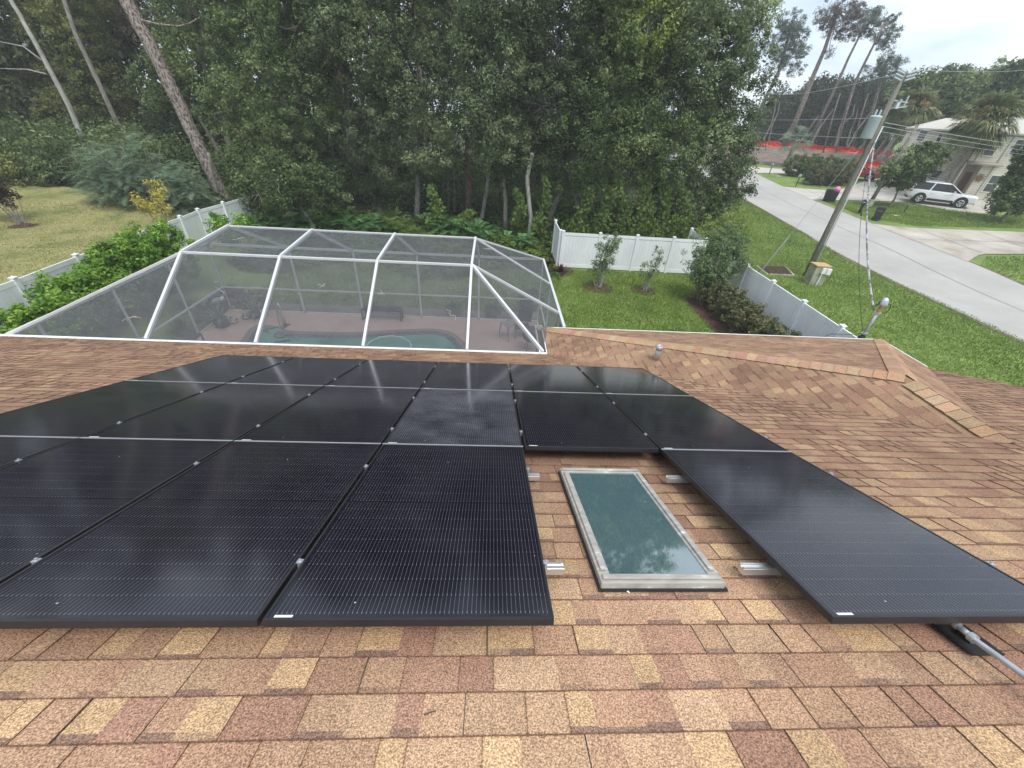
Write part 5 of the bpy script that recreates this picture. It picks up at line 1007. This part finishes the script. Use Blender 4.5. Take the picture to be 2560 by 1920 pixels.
# ------------------------------------------------------------------ cars
def car(label, p_, rz, paint, LN=5.05, WD=2.0, HT=1.86, wb=3.03, rails=True, hood=1.17, clad=True):
    t = thing('parked_car', label, 'car'); hw_ = WD/2; bt = hood-.02; h2_ = LN/2
    # rings from rear to front: (x, bottom, shoulder z, top z, half width, deck half width)
    R_ = [(-h2_, .5, .8, 1.0, .86, .8), (-h2_+.12, .36, .85, bt, .95, .88), (-h2_+.7, .3, .9, bt+.02, 1., .92), (-.8, .3, .92, bt, 1., .92), (.4, .3, .9, bt-.02, 1., .92), (1.0, .3, .88, bt-.03, 1., .9), (1.7, .32, .9, bt-.05, .98, .88), (h2_-.25, .36, .9, bt-.07, .96, .86), (h2_-.03, .4, .86, bt-.13, .9, .82)]
    vs = []; m_ = 10
    for (x_, z0, z1, z2, w_, dk) in R_:
        w_ *= hw_; dk *= hw_; vs += [(x_, -w_*.88, z0), (x_, -w_, z0+.15), (x_, -w_, z1), (x_, -dk, z2-.02), (x_, -dk*.5, z2+.02), (x_, dk*.5, z2+.02), (x_, dk, z2-.02), (x_, w_, z1), (x_, w_, z0+.15), (x_, w_*.88, z0)]
    k = len(R_); fs = [(i*m_+j, i*m_+(j+1) % m_, (i+1)*m_+(j+1) % m_, (i+1)*m_+j) for i in range(k-1) for j in range(m_)]+[tuple(range(m_))[::-1], tuple((k-1)*m_+j for j in range(m_))]
    o = MB().add(vs, fs).build('body', paint, t, True, .02)
    o.data.polygons.foreach_set('use_smooth', [True]*len(o.data.polygons)); o.data.set_sharp_from_angle(angle=math.radians(32))
    # greenhouse of dark glass under a painted roof
    def ring(z_, xr, xf, w_): return [(xr, -w_, z_), (xf, -w_*.94, z_), (xf, w_*.94, z_), (xr, w_, z_)]
    g0, g1 = ring(bt-.03, -h2_+.12, 1.3, hw_*.88), ring(HT-.1, -h2_+.36, .3, hw_*.72); MB().add(g0+g1, [(0, 1, 5, 4), (1, 2, 6, 5), (2, 3, 7, 6), (3, 0, 4, 7)]).build('window', M['glass'], t)
    q1_ = ring(HT-.1, -h2_+.24, .38, hw_*.74); q2_ = ring(HT-.02, -h2_+.36, .2, hw_*.68); q3_ = ring(HT, -h2_+.8, -.2, hw_*.5); MB().add(q1_+q2_+q3_, [(0, 1, 5, 4), (1, 2, 6, 5), (2, 3, 7, 6), (3, 0, 4, 7), (4, 5, 9, 8), (5, 6, 10, 9), (6, 7, 11, 10), (7, 4, 8, 11), (8, 9, 10, 11), (3, 2, 1, 0)]).build('roof', paint, t, True)
    for s_ in (-1, 1):
        for (xa, xb_, wd) in ((-h2_+.1, -h2_+.32, .16), (-1.05, -.88, .1), (.15, .12, .08), (1.31, .35, .07)):
            lo = np.array([xa, s_*(hw_*.88+.004), bt-.03]); hi = np.array([xb_, s_*(hw_*.725+.004), HT-.09]); MB().bar(lo, hi, .02, wd, up=(1, 0, 0)).build('pillar', paint if abs(xa) > 1.04 else M['blackplastic'], t)
        MB().bar((-h2_+.15, s_*(hw_*.9), bt-.01), (1.1, s_*(hw_*.9), bt-.03), .02, .04).build('sill', paint, t)
        if rails: MB().bar((-h2_+.75, s_*hw_*.6, HT+.04), (-.15, s_*hw_*.6, HT+.03), .04, .03).build('roof_rail', M['alu'], t)
        MB().box((.72, s_*(hw_+.08), bt+.06), (.16, .2, .14)).build('mirror', paint, t, bevel=.03)
        for x_ in (-.75, .3): MB().box((x_, s_*(hw_+.005), .93), (.18, .02, .035)).build('door_handle', paint, t)
        if clad: MB().box((0, s_*(hw_-.0), .4), (1.9, .04, .2)).build('side_cladding', M['blackplastic'], t, bevel=.01)
        for xw in (-wb/2, wb/2):
            arch = MB().tube([(xw, s_*(hw_-.12), .42), (xw, s_*(hw_+.01), .42)], .49, 26).build('wheel_arch', M['blackplastic'] if clad else M['rubber'], t)
            wh = MB().tube([(xw, s_*(hw_-.2), .38), (xw, s_*(hw_+.015), .38), (xw, s_*(hw_+.03), .38)], [.38, .38, .36], 26).build('wheel', M['rubber'], t)
            rim = MB(); c_ = np.array([xw, s_*(hw_+.035), .38])
            for a in np.arange(5)*2*math.pi/5: d = np.array([math.cos(a), 0, math.sin(a)]); rim.bar(c_+d*.03, c_+d*.24, .02, .07, up=(0, 1, 0)) if False else rim.bar(c_+d*.03, c_+d*.24, .075, .02, up=(0, 1, 0))
            rim.tube([c_+(0, -s_*.01, 0), c_+(0, s_*.005, 0)], .06, 12); tb_ = [c_+np.array([math.cos(a), 0, math.sin(a)])*.25 for a in np.linspace(0, 2*math.pi, 25)]; rim.tube(tb_, .018, 6, False); rim.build('rim', M['alu'], wh)
        MB().box((h2_-.2, s_*hw_*.74, .84), (.26, .36, .12), ((.93, -.36*s_, 0), (.36*s_, .93, 0), (0, 0, 1))).build('headlight', M['lens'], t, bevel=.02)
        MB().box((-h2_+.14, s_*hw_*.84, .98), (.22, .2, .13), ((1, 0, 0), (0, 1, 0), (0, 0, 1))).build('tail_light', M['redlens'], t, bevel=.02)
    MB().box((h2_-.12, 0, .42), (.22, WD*.8, .14)).build('front_bumper', M['blackplastic'], t, bevel=.03); MB().box((-h2_+.08, 0, .45), (.24, WD*.86, .2)).build('rear_bumper', M['blackplastic'], t, bevel=.03); MB().box((h2_-.06, 0, .74), (.1, 1.0, .16)).build('grille', M['blackplastic'], t)
    t.location = tuple(p_); t.rotation_euler = (0, 0, rz); return t
wr, wf = at(rh(670, 1245)), at(rh(1065, 1292)); hd_ = unit((wf-wr)*np.array([1, 1, 0])); lf_ = np.array([-hd_[1], hd_[0], 0]); cpos = (wr+wf)/2+lf_*.95; cpos[2] = H(*cpos[:2])+.05
sv = cpos = cpos-hd_*.3-lf_*.12; car('white SUV with black lower trim parked before the cream house', cpos, math.atan2(hd_[1], hd_[0]), M['carwhite'])
cp2 = (at(r3(1165, 1160))+at(r3(1255, 1172)))/2+np.array([-.7, 1.2, 0]); cp2[2] = H(*cp2[:2])+.05
car('red car half hidden by the clipped hedge and the utility pole', cp2, math.radians(-48), M['carred'], 4.5, 1.8, 1.45, 2.7, False, .98, False)

# ------------------------------------------------------------------ cream house across the street
hp_ = np.array([49.75, 41.31, 0]); ua = math.radians(-32); HU = np.array([math.cos(ua), math.sin(ua), 0]); HN = np.array([-HU[1], HU[0], 0]); HZ = np.array([0, 0, 1.]); hax = (HU, HN, HZ)
ch_ = thing('cream_house', 'two storey cream clapboard house with a dark entry and sun ornament', 'house', (hp_[0], hp_[1], 1.7))
def hpnt(u, dn, z_): return hp_+HU*u+HN*dn+HZ*z_
def hbox(u0, u1, d0, d1, z0, z1): return hpnt((u0+u1)/2, (d0+d1)/2, (z0+z1)/2), (u1-u0, d1-d0, z1-z0)
wl = MB().box(*hbox(-2.5, 8, 1.2, 9, 1.2, 7.65), hax).box(*hbox(-1.25, 8, 0, 1.2, 1.2, 7.65), hax).box(*hbox(-2.5, -1.25, 0, 1.2, 5.2, 7.65), hax).box(*hbox(-2.6, -2.5, 0, 1.2, 1.2, 5.2), hax)
wl.build('wall', M['siding'], ch_); MB().box(*hbox(-7.35, -2.6, 1.4, 6, 1.2, 7.7), hax).build('wall', M['siding'], ch_)
def gable(u0, u1, d0, d1, z0, rise, ov=.3):
    u0 -= ov; u1 += ov; d0 -= ov; d1 += ov; dm = (d0+d1)/2; mb = MB(); a = [hpnt(u0, d0, z0), hpnt(u1, d0, z0), hpnt(u1, dm, z0+rise), hpnt(u0, dm, z0+rise), hpnt(u0, d1, z0), hpnt(u1, d1, z0)]; b = [v-HZ*.14 for v in a]
    mb.add(a+b, [(0, 1, 2, 3), (3, 2, 5, 4), (6, 9, 8, 7), (9, 10, 11, 8), (0, 6, 7, 1), (4, 5, 11, 10), (0, 3, 9, 6), (3, 4, 10, 9), (1, 7, 8, 2), (2, 8, 11, 5)]); return mb
hr_ = [hpnt(-7.6, 1.1, 7.75), hpnt(-2.6, 1.1, 7.75), hpnt(-2.6, 3.7, 8.75), hpnt(-5.2, 3.7, 8.75), hpnt(-7.6, 6.3, 7.75), hpnt(-2.6, 6.3, 7.75)]; hl_ = [v-HZ*.14 for v in hr_]
MB().add(hr_+hl_, [(0, 1, 2, 3), (3, 2, 5, 4), (0, 3, 4), (6, 9, 8, 7), (9, 10, 11, 8), (6, 10, 9), (0, 6, 7, 1), (0, 4, 10, 6), (4, 5, 11, 10)]).build('roof', M['paleroof'], ch_); gable(-2.4, 8, 0, 9, 7.74, 1.45).build('roof', M['paleroof'], ch_)
for u_, d0_, d1_, z_, rs in ((-2.55, 0, 9, 7.6, 1.5), (7.9, 0, 9, 7.6, 1.3)): MB().prism([hpnt(u_, d0_, z_), hpnt(u_, d1_, z_), hpnt(u_, (d0_+d1_)/2, z_+rs)], HU*.08).build('gable', M['siding'], ch_)
def hwin(u0, u1, z0, z1, d=0.):
    w_ = MB(); f_ = .07
    for bx0 in ((u0-f_, u1+f_, z1, z1+f_), (u0-f_, u1+f_, z0-f_, z0), (u0-f_, u0, z0, z1), (u1, u1+f_, z0, z1), (u0, u1, (z0+z1)/2-.025, (z0+z1)/2+.025)): w_.box(*hbox(bx0[0], bx0[1], d-.06, d+.02, bx0[2], bx0[3]), hax)
    f = w_.build('window', M['gutter'], ch_); MB().box(*hbox(u0, u1, d-.02, d+.01, z0, z1), hax).build('pane', M['curtain'], f)
for a in ((-.14, .63, 2.85, 4.25), (-1.8, -1.08, 5.85, 7.2), (-.05, .7, 6.1, 7.25), (1.9, 2.7, 2.8, 4.25), (1.9, 2.7, 5.9, 7.2)): hwin(*a)
hwin(-7.1, -6.5, 6.65, 7.5, 1.4); hwin(-4.3, -3.6, 6.15, 7.35, 1.4); hwin(-5.5, -5.2, 6., 7.3, 1.4); hwin(-4.3, -3.6, 2.8, 4.2, 1.4)
tr_ = MB()
for u_ in (-2.1, -.4, 1.1): tr_.box(*hbox(u_-.05, u_+.05, -.04, -.001, 5.3, 7.45), hax)
tr_.box(*hbox(-2.5, 8, -.05, -.001, 7.45, 7.6), hax); tr_.box(*hbox(-.5, -.4, -.04, -.001, 1.6, 5.1), hax); tr_.box(*hbox(-7.35, -2.65, 1.35, 1.399, 7.5, 7.65), hax); tr_.build('trim', M['trim'], ch_)
en = MB().box(*hbox(-2.49, -1.26, 1.1, 1.19, 1.7, 5.2), hax).build('entry', M['trim'], ch_); MB().box(*hbox(-1.9, -1.35, 1.02, 1.09, 1.8, 4.3), hax).build('door', M['door'], ch_)
MB().prism([hpnt(-2.6, 0, 5.2), hpnt(0, 0, 5.2), hpnt(0, -.7, 5.05), hpnt(-2.6, -.7, 5.05)], HZ*.1).build('hood', M['trim'], ch_)
sn_ = MB(); sc = hpnt(-.95, -.05, 3.95); M['rust'] = plain('rusty_metal', (.3, .15, .07), .7)
for k in range(16): a = 2*math.pi*k/16; d = HU*math.cos(a)+HZ*math.sin(a); sn_.bar(sc+d*.18, sc+d*(.42 if k % 2 else .35), .05, .03)
sn_.tube([sc-HN*.02, sc+HN*.02], .2, 18); sn_.build('sun_ornament', M['rust'], ch_)
# outside stair
sta = thing('outside_stair', 'grey wooden stair rising against the cream house', 'stair', hpnt(-3.7, 0, 1.7)); sm = MB()
for k in range(15): sm.box(hpnt(-4.3+.1*k, .5, 2.2+.24*k), (.3, .9, .05), hax)
sm.build('tread', M['trim'], sta); rm = MB(); rm.bar(hpnt(-4.4, .05, 2.0), hpnt(-2.8, .05, 5.6), .05, .2); rm.bar(hpnt(-4.4, .05, 2.9), hpnt(-2.8, .05, 6.5), .05, .07)
for k in range(10): rm.bar(hpnt(-4.3+.165*k, .05, 2.1+.38*k), hpnt(-4.3+.165*k, .05, 3.05+.38*k), .04, .04)
rm.build('railing', M['trim'], sta)

# ------------------------------------------------------------------ street trees, palms, hedges
def palm(label, base, q, R_, n=60, lf='palm', tr=.2, seeds=True, minel=-55):
    base = np.array(base, float); base[2] = H(*base[:2]); t = thing('palm_tree', label, 'palm tree', base); top_ = pd(q, base); rng = rg()
    MB().tube(wob(base-(0, 0, .1), top_, 6, .08, rng), [tr*1.15, tr, tr*.9, tr*.9, tr, tr*1.1], 10).build('trunk', M['greybark'], t, True)
    Q = fans(n, R_*.55, R_*.6, rng, top_, 18, minel, 85, R_*.026, .35); quads('crown', Q[0], Q[1], L[lf], t)
    if seeds:
        tc2 = unit(CAM-top_)*np.array([1, 1, 0]); sd2 = np.cross(tc2, (0, 0, 1)); cs2 = [top_+tc2*R_*.62+sd2*R_*a_+np.array([0, 0, R_*b_]) for a_, b_ in ((-.35, .3), (-.2, .38), (.3, .25), (.42, .12), (.15, .4))]
        V, v = cloud(cs2, R_*.16, 130, .22, rng, .22, flat=.8, hang=.6); quads('seed_stalks', V, v, L['tan'], t)
pb = hpnt(-3.4, -1.6, 0)
palm('palm with golden seed stalks standing before the cream house', pb, r3(1960, 790), 2.45, 150)
palm('palm with golden seed stalks behind the utility pole', (52, 57.5, 0), r3(1490, 730), 2.8, 130)
palm('short silvery palm on the dirt lot by the road', np.array(at(r3(665, 1068))), r3(740, 925), 2.2, 34, 'palmblue', .28, False, -20)
for q, d_, l_ in ((r3(1400, 1100), (1.6, 0), 'leaning dark leafed tree between the second pole and the white car'),):
    b = np.array([*at(r3(1345, 1330))[:2], 0]); b[2] = H(*b[:2])
    tree('street_tree', l_, 'tree', b, [(pd(r3(x_, y_), b), r_) for x_, y_, r_ in ((1480, 1060, 1.5), (1580, 1010, 1.3), (1650, 1000, .9), (1400, 1130, 1.2), (1500, 1120, 1.1), (1350, 1100, .8))], L['oak'], M['greybark'], .11, pd(r3(1420, 1200), b), .2, 60, 40, .45)
b = at(r3(2065, 1430)); tree('street_tree', 'dark leafed tree on the lawn right of the white car', 'tree', b, [(pd(r3(x_, y_), b), r_) for x_, y_, r_ in ((2160, 1240, 1.3), (2200, 1120, 1.1), (2090, 1300, .9), (2250, 1020, 1.1), (2260, 1250, 1.2), (2200, 1340, .6))], L['oak'], M['greybark'], .17, pd(r3(2140, 1330), b), .2, 60, 50, .4)
p2 = at(r3(1210, 1325)); sp2 = thing('second_utility_pole', 'dark thinner utility pole behind the leaning street tree', 'utility pole', p2); tp2 = pd(r3(1530, 800), p2); MB().tube([p2-(0, 0, .2), (p2+tp2)/2, tp2], [.17, .15, .12], 12).build('pole', M['wood'], sp2, True); MB().bar(tp2-(0, 0, .6)-(.5, 0, 0), tp2-(0, 0, .6)+(.5, 0, 0), .08, .1).build('crossarm', M['wood'], sp2)
p3 = gpt(r3(1205, 1330)); one('utility_box', MB().box(p3+(0, 0, .3), (.5, .4, .6)), M['greenbox'], 'small grey green box at the foot of the second pole', 'utility box', bevel=.02)
# clipped hedges by the driveway
for l_, pts, h_ in (('long dark clipped hedge farther back beside the driveway', [(38.6, 54.6), (40.2, 54.), (41.8, 53.2), (43.4, 52.6)], 2.5), ('nearer lighter clipped hedge beside the driveway', [(37.7, 49.), (39.2, 48.9), (40.6, 49.2)], 2.2)):
    b = np.array([pts[0][0], pts[0][1], H(*pts[0])]); t = thing('clipped_hedge', l_, 'hedge', b); rng = rg()
    cs = lobe_centres([(np.array([x_, y_, H(x_, y_)+h_*.48]), (1.25, 1.1, h_*.46)) for x_, y_ in pts], 100, rng, .8); V, v = cloud(cs, .26, 70, .14, rng, .5); quads('foliage', V, v, L['oak'] if 'dark' in l_ else L['rusthedge'], t)
    MB().tube([(x_, y_, H(x_, y_)+.3) for x_, y_ in pts], .1, 6).build('stem', M['greybark'], t)
sheet('sand_strip', [(36.4, 48.8), (37.6, 47.4)], [(36.9, 49.8), (38.2, 48.2)], M['dirt'], 5, 3, .05)
# orange mesh fence, slumped
def meshfence(label, A_, h_):
    rng = rg(); P = [np.array(q)[:2] for q in A_]; s_ = np.append(0, np.cumsum([np.linalg.norm(P[i+1]-P[i]) for i in range(len(P)-1)])); n_ = int(s_[-1]/.6); vs = []
    for i in range(n_+1):
        t = s_[-1]*i/n_; x_ = np.interp(t, s_, [q[0] for q in P]); y_ = np.interp(t, s_, [q[1] for q in P]); hh = h_*(.75+.3*rng.random()); z_ = H(x_, y_)+.04
        for k in range(6): f_ = k/5; vs.append((x_+rng.normal()*.1, y_+rng.normal()*.15+.5*math.sin(f_*3), z_+hh*f_+rng.normal()*.04))
    mb = MB().add(vs, [(i*6+k, (i+1)*6+k, (i+1)*6+k+1, i*6+k+1) for i in range(n_) for k in range(5)]); t = thing('mesh_fence', label, 'safety fence', (P[0][0], P[0][1], H(*P[0]))); mb.build('netting', M['orange'], t)
    for i in range(0, n_+1, 5): v_ = np.array(vs[i*6]); MB().tube([v_-(0, 0, .1), v_+(0, 0, h_*1.15)], .03, 5).build('stake', M['wood'], t)
meshfence('long slumped orange mesh fence at the back of the dirt lot', [at(r3(480, 938)), at(r3(700, 955)), at(r3(1000, 978)), at(r3(1370, 1012))], 1.0)
meshfence('short slumped orange mesh fence behind the red car', [at(r3(1105, 1072)), at(r3(1200, 1078)), at(r3(1300, 1082))], .9)
# tall pines beyond the dirt lot
def pine(label, base, trunkq, L_, leaf='pine', tr=.26, group=None, cat='tree', ls=.4, dens=9):
    base = np.array([*base[:2], 0.]); base[2] = H(*base[:2]); lobes = [(pd(r3(x_, y_), base, random.uniform(-1.5, 1.5)), (np.linalg.norm(pd(r3(x_+r_, y_), base)-pd(r3(x_, y_), base)),)*2+(np.linalg.norm(pd(r3(x_+r_, y_), base)-pd(r3(x_, y_), base))*.8,)) for x_, y_, r_ in L_]
    P = [base-(0, 0, .1)]+[pd(r3(*q), base) for q in trunkq]; return tree('pine_tree', label, cat, base, lobes, L[leaf], M['bark'], tr, None, ls, 46, dens*.75, .7, .2, group, 10, .7, 0., .25, P)
PB = np.array([56, 88, 0])
pine('tall pine with brownish crown, tallest by the dirt lot', (55, 84), [(800, 640), (860, 480), (930, 320), (975, 180), (1010, 60)], [(960, 90, 90), (1060, 60, 100), (1100, 150, 90), (900, 150, 60), (990, 180, 60), (1130, 90, 70), (960, 340, 30), (1050, 230, 60)], 'brownpine', .45)
pine('tall pine left of the brownish one, with full green crown', (50, 90), [(640, 450), (680, 300), (720, 160)], [(720, 130, 90), (660, 200, 90), (760, 230, 100), (700, 330, 110), (790, 340, 60), (640, 400, 90), (760, 440, 60), (600, 280, 70)], 'pine', .35)
pine('slim pine leaning right, middle of the tall group', (62, 88), [(1020, 520), (1080, 380), (1150, 240), (1200, 130)], [(1190, 140, 80), (1240, 90, 60), (1150, 200, 50), (1230, 190, 60)], 'pine', .28)
pine('slim pine leaning right, rightmost of the tall group', (66, 86), [(1130, 520), (1200, 380), (1260, 260), (1310, 150)], [(1320, 140, 80), (1370, 200, 60), (1290, 230, 70), (1340, 260, 50), (1240, 120, 50), (1290, 310, 40)], 'pine', .28)
pine('bushy pine behind the utility pole top', (70, 84), [(1280, 560), (1310, 450), (1330, 380)], [(1330, 400, 90), (1260, 440, 70), (1390, 450, 70), (1300, 500, 80), (1400, 390, 40)], 'pine', .3)
for (x_, y_, l_) in ((920, 860, 'thin leaning trunk beyond the orange fence, left'), (1000, 880, 'thin leaning trunk beyond the orange fence, middle'), (1100, 890, 'thin leaning trunk beyond the orange fence, right')):
    p_ = at(r3(x_, 985)); 
    one('leaning_trunk', MB().tube([p_+(0, 0, -.1), pd(r3(x_+60, 760), p_), pd(r3(x_+110, 600), p_)], [.14, .11, .07], 7), M['bark'], l_, 'tree trunk', smooth=True)
# belt of far trees
belt = [(640, 700, 110), (560, 800, 90), (760, 690, 90), (870, 640, 110), (980, 620, 110), (1090, 640, 110), (1200, 620, 110), (1300, 640, 100), (700, 800, 90), (820, 790, 100), (950, 790, 100), (1080, 790, 100), (1200, 800, 100), (1300, 800, 90), (600, 870, 60), (720, 880, 55), (840, 890, 55), (960, 905, 55), (1080, 915, 55), (1200, 925, 55), (1300, 935, 50)]
rng = rg(); lobes = []
for x_, y_, r_ in belt: b = np.array([62-(900-x_)*.012, 93-(x_-900)*.012, 0]); c = pd(r3(x_, y_), b); R_ = np.linalg.norm(pd(r3(x_+r_, y_), b)-c); lobes.append((c, (R_*1.2, R_*.9, R_)))
cs = lobe_centres(lobes, 7, rng, .3); V, v = cloud(cs, 1.5, 60, .5, rng, .5); tag(quads('far_wood', V, v, L['deep']), 'belt of shaded trees reading as one mass beyond the orange fence', 'woodland', kind='stuff')
mb = MB()
for k in range(12): p_ = at(r3(500+k*76+rng.normal()*12, 960+k*3.4))+FXY*rng.uniform(3, 9); mb.tube(wob(p_, p_+(rng.normal()*1.2, 0, rng.uniform(5, 8)), 5, .3, rng), [.16, .14, .12, .1, .07], 6)
tag(mb.build('far_wood_trunks', M['greybark']), 'thin trunks in the shade beyond the orange fence', 'woodland', kind='stuff')
for k, (x_, y_, r_, h_, l_) in enumerate(((1530, 520, 120, 0, 'far green tree directly behind the golden palm'), (1700, 500, 100, 0, 'far green tree left of the cream house roof peak'), (1780, 480, 90, 0, 'far rounded treetop above the cream house roof'), (1880, 560, 110, 0, 'far green tree behind the big palm crown'), (2010, 470, 100, 0, 'far tree right of the rounded treetop'), (2090, 520, 110, 0, 'far tree above the right part of the house'), (2190, 440, 90, 0, 'far tall tree at the right frame edge'), (2230, 560, 120, 0, 'far dense tree low at the right frame edge'), (1450, 600, 100, 0, 'far tree left of the golden palm, behind the pole'))):
    bd = np.array([66+k*3.2, 80-k*4.6, 0.]); d_ = ray(*r3(x_, y_)); bd = CAM+d_/np.hypot(d_[0], d_[1])*(88+4*(k % 3)); bd[2] = H(*bd[:2]); lobes = []
    for (dx, dy, rr_) in ((0, 0, 1), (-.7, .5, .8), (.7, .6, .8), (0, 1.1, .9), (.3, 1.8, .8), (-.5, 1.6, .8), (.2, 2.6, .8)): c = pd(r3(x_+dx*r_, y_+dy*r_), bd); R_ = np.linalg.norm(pd(r3(x_+dx*r_+r_*rr_*.75, y_+dy*r_), bd)-c); lobes.append((c, R_))
    tree('far_tree', l_, 'tree', bd, lobes, L['oak'], M['greybark'], .3, None, .42, 50, 9, .95, .5, 'far trees behind the cream house', 4, shell=.3)
b = hpnt(-6.2, 9.5, 0); 

# ------------------------------------------------------------------ grass blades on the lawns
def blades(label, poly, n_, hgt, lf, seed, w_=.012):
    rng = np.random.default_rng(seed); poly = np.array(poly, float); mn, mx_ = poly.min(0), poly.max(0); P = rng.random((n_*2, 2))*(mx_-mn)+mn; ins = np.zeros(len(P), bool); j = len(poly)-1
    for i in range(len(poly)):
        c_ = ((poly[i, 1] > P[:, 1]) != (poly[j, 1] > P[:, 1])) & (P[:, 0] < (poly[j, 0]-poly[i, 0])*(P[:, 1]-poly[i, 1])/(poly[j, 1]-poly[i, 1]+1e-12)+poly[i, 0]); ins ^= c_; j = i
    P = P[ins][:n_]; n_ = len(P); z_ = np.array([H(*q) for q in P]); a = rng.random(n_)*2*math.pi; s_ = np.stack([np.cos(a), np.sin(a), np.zeros(n_)], 1)*w_; ln_ = rng.normal(size=(n_, 3))*hgt*.5; h_ = hgt*(.5+rng.random(n_)); ln_[:, 2] = h_
    B_ = np.stack([P[:, 0], P[:, 1], z_], 1); V = np.stack([B_-s_, B_+s_, B_+ln_*.7+s_*.7, B_+ln_], 1); pt = .5+.2*np.sin(P[:, 0]*.9+np.sin(P[:, 1]*.7)*2)*np.cos(P[:, 1]*.8)+.13*np.sin(P[:, 0]*3.1+P[:, 1]*1.3)*np.sin(P[:, 1]*2.7-P[:, 0])+rng.normal(size=n_)*.2
    tag(quads('lawn_grass', V, pt, L[lf]), label, 'grass', kind='stuff')
blades('short bright grass on the fenced back lawn', [(2.8, 8.2), (9.8, 8.2), (9.8, 16.4), (11.8, 17.6), (11.8, 20.1), (4.5, 20.1), (2.8, 18)], 60000, .07, 'grass', 1, .014)
blades('short grass between the pool screen and the wood', [(-9, 14.3), (2.6, 14.3), (4.2, 18), (4.2, 21), (-9, 19.5)], 30000, .07, 'grass', 2, .016)
blades('mown grass between the street fence and the road', [(12.1, 6), (23, 6), (23.7, 16), (24, 24), (24.6, 34), (25.5, 44), (19, 36), (14.5, 28), (12.3, 22)], 110000, .07, 'grass', 3, .018)
blades('dry patchy grass beyond the left fence', [(-14.4, 8), (-14.2, 26), (-20, 27), (-32, 27), (-32, 8)], 70000, .07, 'drygrass', 4, .02)
blades('mown grass around the white car and bins', [(33, 34), (33, 40), (41, 40.3), (46, 35.5), (50, 37), (50, 31), (35, 32)], 30000, .08, 'grass', 5, .025)

# ------------------------------------------------------------------ humid air: one even volume round the scene
hm = bpy.data.materials.new('humid_air'); hm.use_nodes = True; hn = hm.node_tree; hn.nodes.clear(); ho = hn.nodes.new('ShaderNodeOutputMaterial'); hv = hn.nodes.new('ShaderNodeVolumePrincipled')
hv.inputs['Color'].default_value = (.9, .93, .95, 1); hv.inputs['Density'].default_value = .0012; hn.links.new(hv.outputs[0], ho.inputs['Volume'])
hz = MB().box((50, 130, 14.5), (440, 400, 32)).build('haze', hm); tag(hz, kind='stuff')

blades('mown grass on the far side of the parking apron', [(31.2, 22.8), (33.6, 24.7), (36.6, 24.7), (48, 23.8), (48, 8), (30.2, 8)], 40000, .08, 'grass', 6, .022)
